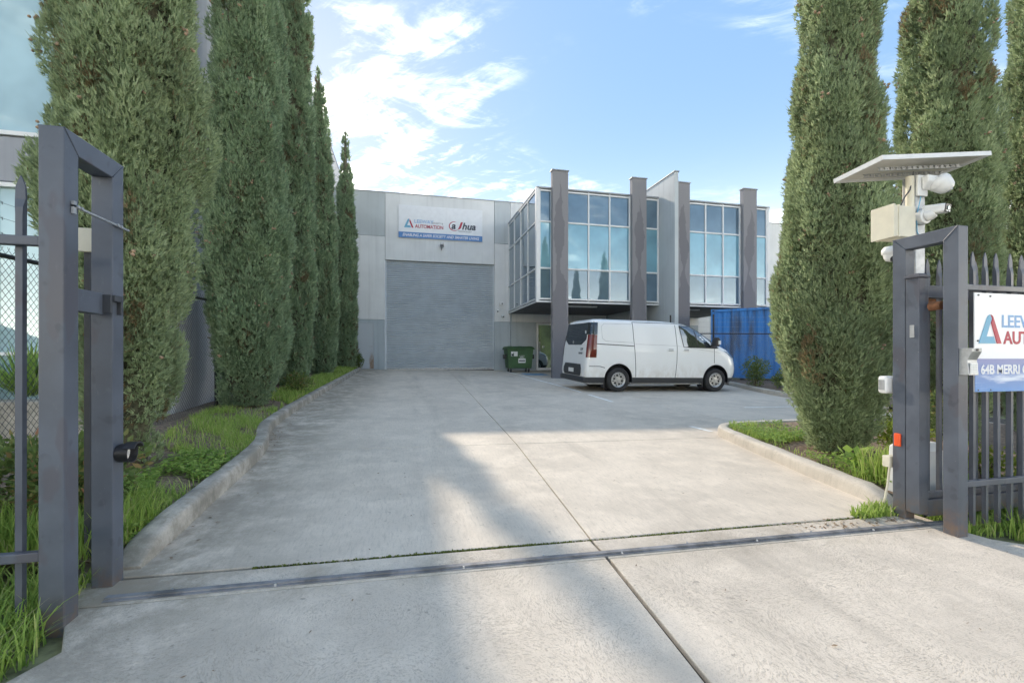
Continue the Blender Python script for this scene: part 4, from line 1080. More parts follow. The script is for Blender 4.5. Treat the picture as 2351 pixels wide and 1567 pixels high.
# ================================================================== the van
def van():
    g0 = G(5.65, 11.45)
    fwd = Vector((1, 0, -.014)).normalized(); lft = Vector((0, 1, .03)); up = fwd.cross(lft).normalized(); lft = up.cross(fwd)
    WB_R, WB_F, WR = 1.01, 4.06, .335
    W0 = .975
    mtx = Matrix(((fwd.x, lft.x, up.x, 4.66), (fwd.y, lft.y, up.y, 11.45+W0), (fwd.z, lft.z, up.z, G(4.66, 11.45+W0)), (0, 0, 0, 1)))
    t = thing('delivery_van', 'white panel van with dark lower cladding parked in front of the offices', 'van', mtx=mtx)
    def xr(z): return float(np.interp(z, [.22,.35,.55,.70,1.2,1.88,1.95,1.99,2.0], [.10,.04,.02,.045,.085,.185,.24,.36,.50]))
    def xf(z): return float(np.interp(z, [.22,.32,.50,.66,.85,1.02,1.12,1.22,1.30,1.40,1.56,1.70,1.83,1.91,1.955,1.985,2.0], [4.78,4.90,4.97,4.98,4.95,4.90,4.82,4.66,4.50,4.29,4.03,3.82,3.60,3.38,3.14,2.80,2.55]))
    def hw(z): return W0*float(np.interp(z, [.22,.34,.55,.85,1.15,1.28,1.6,1.80,1.88,1.935,1.97,1.99,2.0], [.93,.975,.995,1.0,.99,.975,.935,.905,.885,.845,.78,.68,.58]))
    def dep(z): return float(np.interp(z, [.2,.8,1.1,1.4,2.0], [.62,.60,.62,.62,.75]))
    NP = 2.6
    def half(z, off=0.):
        w, a, f, d = hw(z)+off, xr(z)-off, xf(z)+off, dep(z); rc = min(.13, w*.4)
        P = [(a, -(w-rc)*i/6) for i in range(6)]
        P += [(a+rc-rc*math.cos(q), -(w-rc)-rc*math.sin(q)) for q in [math.pi/2*i/8 for i in range(9)]]
        P += [(a+rc+(f-d-a-rc)*i/26, -w) for i in range(1, 26)]
        for i in range(19):
            q = math.pi/2*i/18; P.append((f-d+d*math.sin(q)**(2/NP), -w*math.cos(q)**(2/NP)))
        return P
    def side_y(x, z):
        w, f, d = hw(z), xf(z), dep(z); k = (x-(f-d))/d
        return -w if k <= 0 else -w*max(0, 1-min(1, k)**NP)**(1/NP)
    ZL = [.22,.28,.34,.42,.5,.58,.66,.75,.85,.95,1.02,1.1,1.16,1.22,1.28,1.34,1.4,1.48,1.56,1.64,1.72,1.8,1.86,1.91,1.94,1.965,1.985,2.0]
    def loft(zs, off=0.):
        vs = []; 
        for z in zs:
            h = half(z, off); ring = h + [(x, -y) for x, y in reversed(h[1:-1])]
            n = len(ring); vs += [(x, y, z) for x, y in ring]
        m = len(zs); b = MB()
        b.add(vs, [(k*n+i, k*n+(i+1)%n, (k+1)*n+(i+1)%n, (k+1)*n+i) for k in range(m-1) for i in range(n)] + [tuple(range(n-1,-1,-1)), tuple((m-1)*n+i for i in range(n))])
        return b
    cut = MB()
    for cx in (WB_R, WB_F):
        for s in (-1, 1): cut.cone((cx, s*.62, WR+.03), (cx, s*1.2, WR+.03), .415, .415, 40)
    cme = cut.mesh('cutter'); cob = bpy.data.objects.new('cutter', cme); COL.objects.link(cob)
    def cutbuild(b, name, m, parent, sm=35):
        o = b.build(name, m, None)
        md = o.modifiers.new('c', 'BOOLEAN'); md.operation = 'DIFFERENCE'; md.object = cob; md.solver = 'EXACT'
        me = bpy.data.meshes.new_from_object(o.evaluated_get(bpy.context.evaluated_depsgraph_get()))
        bpy.data.objects.remove(o); me.materials.clear(); me.shade_smooth(); me.set_sharp_from_angle(angle=R(sm))
        return link(me, name, m, parent)
    body = cutbuild(loft(ZL), 'body', M['van'], t)
    cutbuild(loft([.235,.28,.34,.40], .010), 'lower_cladding', M['clad'], t)
    bpy.data.objects.remove(cob)
    for cx in (WB_R, WB_F):
        for s in (-1, 1):
            b = MB(); n = 22; vs = []
            for i in range(n+1):
                q = math.pi*(i/n*1.16-.08)
                for yy in (.60, .955): vs.append((cx+.412*math.cos(q), s*yy, WR+.03+.412*math.sin(q)))
            b.add(vs, [(2*i, 2*i+1, 2*i+3, 2*i+2) for i in range(n)]); b.cone((cx, s*.60, WR+.03), (cx, s*.625, WR+.03), .41, .41, 30)
            b.build('wheel_well', M['black_p'], t, smooth=40)
            # arch lip
            b = MB(); vs = []
            for i in range(n+1):
                q = math.pi*(i/n*1.12-.06)
                for rr, o in ((.414, .004), (.462, .007)):
                    x, z = cx+rr*math.cos(q), WR+.03+rr*math.sin(q); z = max(z, .24); vs.append((x, s*(-side_y(x, z)+o), z))
            b.add(vs, [(2*i, 2*i+1, 2*i+3, 2*i+2) for i in range(n)]); b.build('wheel_arch', M['van'], t, smooth=60)
            w = MB(); w.lathe([(.205,-.10),(.215,-.115),(.29,-.118),(.318,-.108),(.333,-.085),(.335,0),(.333,.085),(.318,.108),(.29,.118),(.215,.115),(.205,.10)], (cx, s*.855, WR), 'y', 40)
            wh = w.build('wheel', M['tyre'], t, smooth=40)
            yo = s*(.855+.085)
            MB().cone((cx, yo-s*.075, WR), (cx, yo-s*.055, WR), .207, .207, 32).build('wheel_back', M['black_p'], wh)
            b = MB(); b.lathe([(.212,s*.02),(.200,s*.030),(.178,s*.012),(.178,-s*.02)], (cx, yo, WR), 'y', 36); b.build('rim', M['alloy'], wh, smooth=40)
            b = MB(); b.lathe([(.0,s*.022),(.035,s*.022),(.040,s*.012),(.085,s*.006),(.092,-s*.01)], (cx, yo, WR), 'y', 28); b.build('hub', M['alloy'], wh, smooth=40)
            for k in range(6):
                for dq in (-9.5, 9.5):
                    q = R(60*k+30*.5+dq); ca, sa = math.cos(q), math.sin(q)
                    MB().obox((cx+.132*ca, yo+s*.002, WR+.132*sa), (.056*ca, 0, .056*sa), (-.0125*sa, 0, .0125*ca), (0, .010, 0)).build('spoke', M['alloy'], wh)
                MB().obox((cx+.165*math.cos(R(60*k+45)), yo+s*.001, WR+.165*math.sin(R(60*k+45))), (.016*math.cos(R(60*k+45)), 0, .016*math.sin(R(60*k+45))), (-.05*math.sin(R(60*k+45)), 0, .05*math.cos(R(60*k+45))), (0, .009, 0)).build('spoke', M['alloy'], wh)
    # patches on the flank: polygon in (x, z), sliced so that it follows the body
    def flank(name, poly, m, parent, off=.004, s=-1, nz=10):
        zs = sorted(set([p[1] for p in poly] + list(np.linspace(min(p[1] for p in poly), max(p[1] for p in poly), nz)))); rows = []
        for z in zs:
            xs = []; k = len(poly)
            for i in range(k):
                (xa, za), (xb, zb_) = poly[i], poly[(i+1)%k]
                if min(za, zb_)-1e-6 <= z <= max(za, zb_)+1e-6:
                    if abs(za-zb_) < 1e-9: xs += [xa, xb]
                    else: xs.append(xa+(xb-xa)*(z-za)/(zb_-za))
            rows.append((z, min(xs), max(xs)))
        b = MB(); vs = []; nx = 7
        for z, a, c in rows:
            for i in range(nx): x = a+(c-a)*i/(nx-1); vs.append((x, s*(-side_y(x, z)+off), z))
        b.add(vs, [(j*nx+i, j*nx+i+1, (j+1)*nx+i+1, (j+1)*nx+i) for j in range(len(rows)-1) for i in range(nx-1)])
        return b.build(name, m, parent, smooth=60)
    def seam(name, pts, w, m, parent, off=.0025, s=-1):
        b = MB(); out = []
        for (xa, za), (xb, zb_) in zip(pts[:-1], pts[1:]):
            k = max(1, int(math.hypot(xb-xa, zb_-za)/.06)); out += [(xa+(xb-xa)*i/k, za+(zb_-za)*i/k) for i in range(k)]
        out.append(pts[-1]); vs = []
        for i, (x, z) in enumerate(out):
            a, c = out[max(0, i-1)], out[min(len(out)-1, i+1)]; d = Vector((c[0]-a[0], c[1]-a[1])).normalized()
            for q in (-w/2, w/2): X, Z = x-d.y*q, z+d.x*q; vs.append((X, s*(-side_y(X, Z)+off), Z))
        b.add(vs, [(2*i, 2*i+1, 2*i+3, 2*i+2) for i in range(len(out)-1)]); return b.build(name, m, parent, smooth=60)
    for s in (-1, 1):
        flank('side_window', [(2.87,1.86),(3.0,1.262),(3.80,1.25),(4.10,1.25),(4.05,1.30),(3.72,1.60),(3.46,1.755),(3.20,1.835)], M['van_side_glass'], t, .004, s)
        seam('window_rubber', [(2.87,1.86),(3.0,1.262),(4.10,1.25),(4.05,1.31),(3.72,1.61),(3.46,1.765),(3.20,1.845),(2.87,1.867)], .022, M['black_p'], t, .006, s)
        seam('window_bar', [(3.35,1.80),(3.47,1.26)], .025, M['black_p'], t, .007, s)
        for k, pts in enumerate(([(1.43,1.93),(1.45,1.5),(1.50,.9),(1.53,.41)], [(2.74,1.93),(2.79,1.28),(2.78,.8),(2.74,.30)], [(3.99,1.25),(3.99,.76)], [(1.43,1.925),(2.74,1.925),(3.3,1.865)], [(.14,.70),(.45,.70),(.60,.66)], [(.30,1.92),(.30,1.55)])):
            seam('panel_gap', pts, .016, M['van_seam'], t, .0025, s)
        seam('slide_rail', [(.36,1.305),(1.46,1.265)], .022, M['black_p'], t, .004, s)
        seam('pressing_shade_line', [(1.42,1.36),(.62,1.385),(.52,1.46),(.50,1.78),(.58,1.86),(1.42,1.87)], .012, M['van_crease_shade'], t, .006, s)  # flat grey strip, crease shading put into the colour
        seam('pressing_shade_line', [(1.50,1.32),(2.77,1.30),(4.2,1.12)], .010, M['van_crease_shade'], t, .006, s)
        for x0 in (2.47, 2.96):
            b = MB(); yy = -side_y(x0+.1, 1.17)
            b.box(x0, x0+.25, min(s*(yy+.008), s*(yy+.035)), max(s*(yy+.008), s*(yy+.035)), 1.155, 1.185); b.build('door_handle', M['van'], t, bevel=.008)
            b = MB(); b.box(x0+.05, x0+.20, min(s*(yy-.004), s*(yy+.006)), max(s*(yy-.004), s*(yy+.006)), 1.145, 1.20); b.build('handle_recess', M['van_seam'], t)
        flank('headlamp', [(4.30,1.185),(4.60,.975),(4.80,.965),(4.76,1.05),(4.55,1.16)], M['lamp_c'], t, .006, s)
        flank('mirror_foot', [(3.86,1.26),(4.15,1.25),(4.02,1.36),(3.92,1.44)], M['black_p'], t, .008, s)
        b = MB(); b.prism([(3.87,s*1.0,1.30),(3.99,s*1.0,1.30),(4.01,s*1.0,1.48),(3.97,s*1.0,1.56),(3.90,s*1.0,1.56),(3.86,s*1.0,1.48)], (0, s*.20, 0)); mi = b.build('wing_mirror', M['black_p'], t, bevel=.03, seg=3)
        MB().box(3.935, 4.012, min(s*1.15,s*1.21), max(s*1.15,s*1.21), 1.36, 1.47).build('mirror_cap', M['van'], mi, bevel=.01)
        MB().bar((3.95, s*.92, 1.33), (3.95, s*1.02, 1.36), .07, .05).build('mirror_arm', M['black_p'], mi)
        # tail lamp and black rear pillar wrap round the corner
        def corner(name, z0, z1, i0, i1, m, off):
            b = MB(); zs = np.linspace(z0, z1, 8); vs = []
            for z in zs:
                h = half(z, off)[i0:i1+1]; vs += [(x, -s*y, z) for x, y in h] if s == 1 else [(x, y, z) for x, y in h]
            n = i1-i0+1; b.add(vs, [(j*n+i, j*n+i+1, (j+1)*n+i+1, (j+1)*n+i) for j in range(7) for i in range(n-1)]); return b.build(name, m, t, smooth=60)
        corner('tail_lamp', .935, 1.55, 8, 15, M['lamp_r'], .012)
        corner('rear_pillar_trim', 1.555, 1.885, 5, 15, M['van_glass'], .009)
        b = MB(); b.box(.035, .048, min(s*.70,s*.78), max(s*.70,s*.78), .44, .47); b.build('bumper_reflector', M['lamp_r'], t)
    # rear face
    def rear(name, poly, m, off=.008):
        b = MB(); b.prism([(xr(z)-off, y, z) for y, z in poly], (off*.9, 0, 0)); return b.build(name, m, t)
    rear('rear_window', [(-.79,1.88),(-.80,1.42),(-.50,1.275),(.50,1.275),(.80,1.42),(.79,1.88)], M['van_glass'], .011)
    rear('tailgate_trim', [(-.60,.42),(-.66,.50),(-.66,.62),(-.58,.74),(.58,.74),(.66,.62),(.66,.50),(.60,.42)], M['clad'], .022)
    cu = MB(); 
    b = MB(); b.box(-.015, .14, -.93, .93, .245, .405); b.build('rear_bumper', M['clad'], t, bevel=.05, seg=4)
    MB().box(-.014, -.004, -.20, .20, .50, .615).build('number_plate', M['sticker'], t, bevel=.003)
    MB().box(.035, .055, -.16, .16, 1.165, 1.195).build('tailgate_handle', M['van'], t, bevel=.006)
    rm = Matrix(((0,0,-1,0),(-1,0,0,0),(0,1,0,0),(0,0,0,1)))
    MB().cone((xr(1.36)-.012, .12, 1.345), (xr(1.36)-.020, .12, 1.345), .042, .042, 20).build('badge', M['alloy'], t)
    text('badge_lettering', 'LDV', .085, M['txt_d'], t, Matrix.Translation((xr(1.15)-.006, -.48, 1.13)) @ rm, .003, .2, 'LEFT', 1.2)
    text('badge_lettering', 'DELIVER 7', .07, M['txt_d'], t, Matrix.Translation((xr(1.05)-.007, -.36, 1.02)) @ rm, .002, .2, 'LEFT', 1.05)
    MB().box(.095, .108, -.80, -.745, 1.58, 1.66).build('window_sticker', M['sticker'], t)
    # front glazing and grille
    b = MB(); zs = [1.34,1.42,1.5,1.58,1.66,1.74,1.80,1.86,1.90]; vs = []
    for z in zs:
        h = half(z, .006)[-14:]; r_ = h + [(x, -y) for x, y in reversed(h[:-1])]; n = len(r_); vs += [(x, y, z) for x, y in r_]
    b.add(vs, [(j*n+i, j*n+i+1, (j+1)*n+i+1, (j+1)*n+i) for j in range(len(zs)-1) for i in range(n-1)]); b.build('windscreen', M['van_glass'], t, smooth=60)
    b = MB(); vs = []; zs = [.42,.5,.6,.7,.8]
    for z in zs:
        h = half(z, .006)[-10:]; r_ = h + [(x, -y) for x, y in reversed(h[:-1])]; n = len(r_); vs += [(x, y, z) for x, y in r_]
    b.add(vs, [(j*n+i, j*n+i+1, (j+1)*n+i+1, (j+1)*n+i) for j in range(len(zs)-1) for i in range(n-1)]); b.build('grille', M['clad'], t, smooth=60)
    MB().box(.3, 4.7, -.72, .72, .19, .225).build('underbody', M['black_p'], t)
    for s in (-1, 1):
        for x in (.60, 3.64): MB().box(x-.012, x+.012, min(s*.74,s*.95), max(s*.74,s*.95), .12, .30).build('mud_flap', M['black_p'], t)
van()

# ================================================================== vegetation
def cypress_mesh(H, rad, seed, n_clump, per, bl, bw, z_dense=99., lean=(0,0)):
    """blades of a pencil cypress: sprays grouped in upright clumps over the crown's surface"""
    r = np.random.default_rng(seed)
    hs_, rs_ = zip(*rad); rs_ = tuple(q*.84 for q in rs_)
    # clump positions: weighted by circumference
    h = []
    while len(h) < n_clump:
        q = r.uniform(hs_[0], H, n_clump); keep = r.uniform(0, max(rs_), n_clump) < np.interp(q, hs_, rs_)*(1.0) ; h += list(q[keep])
    h = np.array(h[:n_clump]); ph = r.uniform(0, 2*np.pi, n_clump)
    Rr = np.interp(h, hs_, rs_)
    ridge = 1 + .10*np.sin(2*ph+1.9*h+seed) + .08*np.sin(3*ph-2.7*h+2*seed) + .07*np.sin(1*ph+4.3*h+seed) + r.normal(0, .10, n_clump)
    cr = Rr*.70*ridge
    cen = np.stack([cr*np.cos(ph), cr*np.sin(ph), h], 1)
    size = (.10+.10*np.sqrt(Rr/max(rs_)))*r.uniform(.65, 1.45, n_clump)*(max(rs_)/.7)
    size = np.minimum(size, Rr*.55+.03)
    dens = np.where(h < z_dense, 1., .30)
    idx = np.repeat(np.arange(n_clump), np.maximum(3, (per*dens*(size/size.mean())**1.5)).astype(int))
    n = len(idx)
    out = np.stack([np.cos(ph), np.sin(ph), np.zeros_like(ph)], 1)[idx]
    d = r.normal(size=(n, 3)); d += out*1.1; d /= np.linalg.norm(d, axis=1)[:, None]
    # tufts on the clump ellipsoid (taller than wide)
    base = cen[idx] + d*size[idx][:, None]*np.array([.82, .82, 1.75])*r.uniform(.72, 1.0, n)[:, None]
    base[:, 2] = np.maximum(base[:, 2], hs_[0]*.5)
    nb_ = 5
    ti = np.repeat(np.arange(n), nb_); m = len(ti)
    sp = np.where(r.uniform(0, 1, m) < .012, 1.9, 1.)
    dr = d[ti]*.62 + out[ti]*.12 + np.array([0, 0, .92]) + r.normal(0, .34, (m, 3)); dr /= np.linalg.norm(dr, axis=1)[:, None]
    scale = np.where(h[idx][ti] < z_dense, 1., 1.9)
    ln = bl*r.uniform(.55, 1.25, m)*scale*sp; wd = bw*r.uniform(.7, 1.3, m)*scale
    sd = np.cross(dr, r.normal(size=(m, 3))); sd /= np.linalg.norm(sd, axis=1)[:, None]
    p0 = base[ti] + r.normal(0, bl*.15, (m, 3))
    tip = p0 + dr*ln[:, None]; mid = None
    V = np.empty((m, 3, 3)); V[:, 0] = p0 + sd*(wd/2)[:, None]; V[:, 1] = tip; V[:, 2] = p0 - sd*(wd/2)[:, None]
    V = V.reshape(-1, 3)
    V[:, 0] += lean[0]*(V[:, 2]/H)**2*H; V[:, 1] += lean[1]*(V[:, 2]/H)**2*H
    i3 = np.arange(m)*3
    T = np.stack([i3, i3+1, i3+2], 1)
    ctint = r.normal(0, .12, n_clump); ctint[r.uniform(0, 1, n_clump) < .025] = -.62
    tint = np.clip(.48 + ctint[idx][ti] + r.normal(0, .16, m), 0, 1)
    crown = npmesh('crown', V, T, tint)
    # added core: dark lumpy solid inside the sprays, blocks light like inner branches
    b = MB(); prof = []
    for q in np.linspace(hs_[0], H*.985, 46): prof.append((max(.01, np.interp(q, hs_, rs_)*.62), q))
    b.lathe(prof, (0,0,0), 'z', 26)
    b.v = [(x*(1+.12*math.sin(7*z+5*math.atan2(y, x)))+lean[0]*(z/H)**2*H, y*(1+.12*math.sin(5*z+3*x))+lean[1]*(z/H)**2*H, z) for x, y, z in b.v]
    core = b.mesh('crown_core')
    tr = MB().cone((0,0,-.1), (0,0,.6), .13, .10, 12).cone((0,0,.6), (0,0,H*.8), .10, .02, 10).mesh('trunk')
    # cones, in little bunches near the surface
    b = MB(); k = int(H*14)
    for i in range(k):
        ci = r.integers(0, n_clump)
        if not (.9 < h[ci] < H*.85): continue
        o_ = np.array([np.cos(ph[ci]), np.sin(ph[ci]), .1]); at_ = cen[ci] + o_*size[ci]*.86 + np.array([0, 0, r.uniform(-.6, .9)*size[ci]])
        for j in range(r.integers(2, 5)):
            c = at_ + r.normal(0, .020, 3); s = r.uniform(.011, .017)
            c[0] += lean[0]*(c[2]/H)**2*H
            b.lathe([(0,-s),(s*.8,-s*.55),(s,0),(s*.8,s*.55),(0,s)], c, 'z', 7)
    cones = b.mesh('cones'); cones.shade_smooth()
    return crown, core, tr, cones
def cypress(meshes, x, y, z, label, mat, rz=0, sc=1., group='cypress trees beside the yard'):
    t = thing('cypress_tree', label, 'tree', (x, y, z), group)
    t.rotation_euler = (0, 0, rz); t.scale = (sc, sc, sc)
    for me, nm, m in zip(meshes, ('crown', 'crown_core', 'trunk', 'cones'), (mat, M['core_brown'], M['bark'], M['cone'])):
        o = bpy.data.objects.new(nm, me)
        if not me.materials: me.materials.append(m)
        COL.objects.link(o); o.parent = t
        if nm in ('cones', 'crown'): o['kind'] = 'stuff'
    return t
T1 = cypress_mesh(10.5, [(q, .77*w_) for q, w_ in [(.12,.22),(.5,.42),(1.1,.60),(2.0,.74),(2.9,.80),(3.5,.78),(4.4,.68),(6,.52),(8,.34),(9.6,.15),(10.5,.02)]], 1, 1050, 92, .044, .0125, 4.9)
cypress(T1, -2.30, 4.55, G(-2.2,4.5)+.10, 'huge near cypress behind the left gate frame', M['cypress_w'])
T2 = cypress_mesh(12.5, [(.10,.36),(.5,.60),(1.4,.72),(2.5,.74),(4.5,.66),(7,.54),(9,.38),(11,.20),(12.5,.02)], 2, 980, 64, .062, .0170, 8.2)
cypress(T2, -2.58, 8.5, G(-2.6,8.5)+.10, 'second cypress from the gate on the left, green from kerb to sky', M['cypress'])
T3 = cypress_mesh(14.5, [(.10,.36),(.6,.48),(2,.54),(4,.54),(7,.49),(10,.40),(12.5,.22),(14.5,.02)], 3, 780, 36, .090, .026, 11.)
cypress(T3, -2.68, 12.2, G(-2.7,12.2)+.10, 'third cypress from the gate on the left, tip above the frame', M['cypress'])
T4 = cypress_mesh(10.1, [(.10,.34),(.6,.46),(2,.55),(4,.53),(6,.43),(8,.27),(9.2,.13),(10.1,.02)], 4, 760, 20, .11, .036, 99., (-.012, 0))
cypress(T4, -2.65, 16.0, G(-2.6,16.0)+.10, 'fourth cypress on the left whose tapering tip shows against the sky', M['cypress'])
T5 = cypress_mesh(10.0, [(.10,.34),(.6,.46),(2,.56),(4,.52),(6,.42),(7.6,.27),(8.5,.12),(9.3,.10),(10.0,.02)], 5, 660, 17, .12, .042)
cypress(T5, -2.42, 20.0, G(-2.4,20.0)+.10, 'slim farthest cypress on the left against the warehouse wall', M['cypress'])
R1 = cypress_mesh(8.8, [(q, .91*w_) for q, w_ in [(.10,.30),(.4,.50),(1.0,.64),(1.7,.72),(2.4,.70),(3.4,.57),(5,.40),(6.8,.24),(8,.13),(8.8,.02)]], 6, 1000, 84, .048, .0135, 5.6)
cypress(R1, 4.72, 4.16, G(4.7,4.1)+.10, 'near right cypress standing in the kerbed bed behind the solar panel', M['cypress_w'])
R2 = cypress_mesh(9.2, [(.10,.28),(.5,.46),(1.2,.58),(2.4,.66),(3.6,.62),(5.2,.48),(7,.30),(8.4,.14),(9.2,.02)], 7, 820, 68, .054, .0150, 6.4)
cypress(R2, 6.88, 4.5, G(6.9,4.5)+.10, 'second cypress on the right, behind the dome camera', M['cypress_w'])
cypress(R2, 8.95, 4.62, G(8.9,4.6)+.10, 'rightmost cypress, cut by the right edge of the picture', M['cypress_w'], 2.2, 1.0)
for i, (x, sc) in enumerate(((11.1, .80), (13.1, .92), (17.2, .85))):
    cypress(R2, x, 4.75, G(x,4.75)+.05, ['short row cypress out of frame, left reflection in the first office glazing', 'row cypress out of frame, taller middle reflection in the office glazing', 'row cypress out of frame, reflected in the second office glazing'][i], M['cypress_w'], 1.1*i, sc, 'row cypresses mirrored in the glazing')

# leafy shrubs
def leaf_cloud(r, cen, rad, n, ls, up=.3, flat=.0):
    d = r.normal(size=(n, 3)); d /= np.linalg.norm(d, axis=1)[:, None]
    p = np.array(cen) + d*np.array(rad)*(r.uniform(.35, 1.05, n)**.6)[:, None]
    a = d*.8 + np.array([0,0,up]) + r.normal(0, .5, (n,3)); a /= np.linalg.norm(a, axis=1)[:, None]
    s = np.cross(a, r.normal(size=(n,3))); s /= np.linalg.norm(s, axis=1)[:, None]
    L = ls*r.uniform(.6, 1.3, n)
    return leaf_quads(r, p, a, s, L)
def leaf_quads(r, p, a, s, L, wr=.45):
    n = len(p); V = np.empty((n, 4, 3)); w = (L*wr/2)[:, None]
    V[:,0] = p; V[:,1] = p+a*(L*.5)[:,None]+s*w; V[:,2] = p+a*L[:,None]; V[:,3] = p+a*(L*.5)[:,None]-s*w
    i4 = np.arange(n)*4
    return V.reshape(-1,3), np.stack([np.stack([i4,i4+1,i4+2],1), np.stack([i4,i4+2,i4+3],1)],1).reshape(-1,3)
def shrub(name, label, x, y, rx, ry, h, n, ls, m, seed, group=None, z0=.08, lobes=6, shape=None):
    r = np.random.default_rng(seed); z = G(x, y)+z0
    t = thing(name, label, 'shrub', (x, y, z), group); Vs = []; Ts = []; k = 0; cs = []
    for i in range(lobes):
        q = r.uniform(0, 2*np.pi); d = r.uniform(.0, .6)
        c = (rx*d*np.cos(q), ry*d*np.sin(q), h*r.uniform(.35, .72)) if not shape else shape[i]
        cs.append(c)
        V, T = leaf_cloud(r, c, (rx*.55, ry*.55, h*.30), n//lobes, ls); Vs.append(V); Ts.append(T+k); k += len(V)
    V, T = np.concatenate(Vs), np.concatenate(Ts); V[:,2] = np.maximum(V[:,2], .005)
    me = npmesh('foliage', V, T, np.repeat(np.clip(r.normal(.5, .22, len(T)//2), 0, 1), 2)); me.materials.append(m)
    o = bpy.data.objects.new('foliage', me); COL.objects.link(o); o.parent = t; o['kind'] = 'stuff'
    b = MB()
    for c in cs:
        p = [Vector((c[0]*.12, c[1]*.12, -.05)), Vector((c[0]*.5, c[1]*.5, c[2]*.5)), Vector(c)]; b.tube(p, .008, 5)
    o = b.build('stems', M['bark'], None); o.parent = t; o['kind'] = 'stuff'
    return t
shrub('nandina_shrub', 'leafy green and red nandina behind the left palisade pale', -2.15, 3.25, .55, .40, .62, 2600, .055, M['nandina'], 11, 'nandina shrubs')
shrub('nandina_shrub', 'nandina tight behind the left gate frame, below the reflector', -1.80, 2.98, .26, .22, .62, 1400, .050, M['nandina'], 12, 'nandina shrubs')
shrub('nandina_shrub', 'nandina at the foot of the left fence at the picture edge', -2.62, 2.95, .40, .35, .55, 1500, .055, M['nandina'], 13, 'nandina shrubs')
shrub('nandina_shrub', 'orange tinged nandina seen through the right gate frame', 5.95, 4.15, .40, .35, .78, 1600, .05, M['nandina'], 14, 'nandina shrubs')
shrub('lime_shrub', 'bright lime shrub right of the near right cypress', 5.35, 3.98, .32, .30, .42, 1300, .045, M['limeshrub'], 15)
shrub('lime_shrub', 'lime shrub glimpsed between the pales of the right fence', 5.05, 3.0, .30, .22, .40, 900, .04, M['limeshrub'], 35)
shrub('round_shrub', 'small bush between the second and third left cypress', -2.18, 10.4, .32, .32, .55, 1100, .05, M['nandina'], 16)
shrub('round_shrub', 'little bush at the far end of the left kerb', -1.95, 20.75, .22, .22, .75, 700, .08, M['shrub'], 17)
shrub('bed_shrub', 'taller yellowing bush between van nose and container', 10.55, 12.0, .46, .40, .86, 2400, .06, M['shrub'], 18, 'bushes in front of the container', .08, 6, [(0,0,.24),(.05,0,.42),(-.20,0,.56),(.24,0,.62),(.02,.1,.70),(.0,-.1,.50)])
shrub('bed_shrub', 'round dark bush in front of the container beside the right cypress', 10.85, 11.0, .46, .40, .62, 2200, .06, M['shrub'], 19, 'bushes in front of the container')
# strappy plants in the neighbour's bed
for i, x in enumerate((-3.9, -4.7, -5.6, -6.5)):
    r = np.random.default_rng(50+i); n = 260
    q = r.uniform(0, 2*np.pi, n); e = r.uniform(.5, 1.35, n); a = np.stack([np.cos(q)*np.cos(e), np.sin(q)*np.cos(e), np.sin(e)], 1)
    s = np.cross(a, np.array([0,0,1.])); s /= np.linalg.norm(s, axis=1)[:,None]
    V, T = leaf_quads(r, np.zeros((n,3))+r.normal(0,.06,(n,3))*np.array([1,1,0]), a, s, r.uniform(.4,.8,n), .05)
    me = npmesh('leaves', V, T, np.repeat(r.uniform(.2,.9,n),2)); me.materials.append(M['clover'])
    t = thing('strappy_plant', ['strappy green plant nearest the fence in the neighbour bed','strappy green plant, second behind the left fence','strappy green plant, third behind the left fence','strappy green plant farthest left in the neighbour bed'][i], 'plant', (x, 7.1, .62), 'strappy plants behind the left fence')
    o = bpy.data.objects.new('leaves', me); COL.objects.link(o); o.parent = t; o['kind'] = 'stuff'

# grass, clover, moss and litter
def grass_mesh(pts, r, hmin, hmax, w, bend=.5):
    n = len(pts); q = r.uniform(0, 2*np.pi, n); H = r.uniform(hmin, hmax, n); B = r.uniform(.1, 1., n)*bend*H
    dx = np.stack([np.cos(q), np.sin(q), np.zeros(n)], 1); sd = np.stack([-np.sin(q), np.cos(q), np.zeros(n)], 1)
    z = np.array([0,0,1.]); V = np.empty((n, 7, 3)); ww = (w*r.uniform(.7,1.3,n)/2)[:,None]
    lv = [(0,0,1),(.40,.15,.95),(.75,.5,.65),(.95,1.,0)]
    for i, (hz, hb, hw_) in enumerate(lv):
        c = pts + z*(H*hz)[:,None]*1. + dx*(B*hb)[:,None]
        if i < 3: V[:,2*i] = c+sd*ww*hw_; V[:,2*i+1] = c-sd*ww*hw_
        else: V[:,6] = c
    k = np.arange(n)*7
    F = [(0,1,3),(0,3,2),(2,3,5),(2,5,4),(4,5,6)]
    T = np.stack([np.stack([k+a, k+b_, k+c], 1) for a, b_, c in F], 1).reshape(-1,3)
    return V.reshape(-1,3), T, np.repeat(np.clip(r.normal(.45,.26,n),0,1), 5)
def lay(name, label, cat, V, T, tint, m):
    me = npmesh(name, V, T, tint); me.materials.append(m); o = bpy.data.objects.new(name, me); COL.objects.link(o)
    return tag(o, label, cat, kind='stuff')
r = np.random.default_rng(77)
def bedz(x, y, l, rr, h=.085): return G(x, y)+h+.05*math.sin(math.pi*min(1, max(0, (x-l)/(rr-l))))
def scatter(n, fx, y0, y1, zf, power=1.):
    P = []
    while len(P) < n:
        y = y0+(y1-y0)*r.uniform()**power; l, rr = fx(y); x = r.uniform(l, rr); P.append((x, y, zf(x, y)))
    return np.array(P)
def dens_ok(x, y, s): return math.sin(x*3.1+s)*math.sin(y*2.3+s*2)+.5*math.sin(x*7+y*5+s) 
zl = lambda x, y: bedz(x, y, -3.42, lk_x(y)-.14)-.01
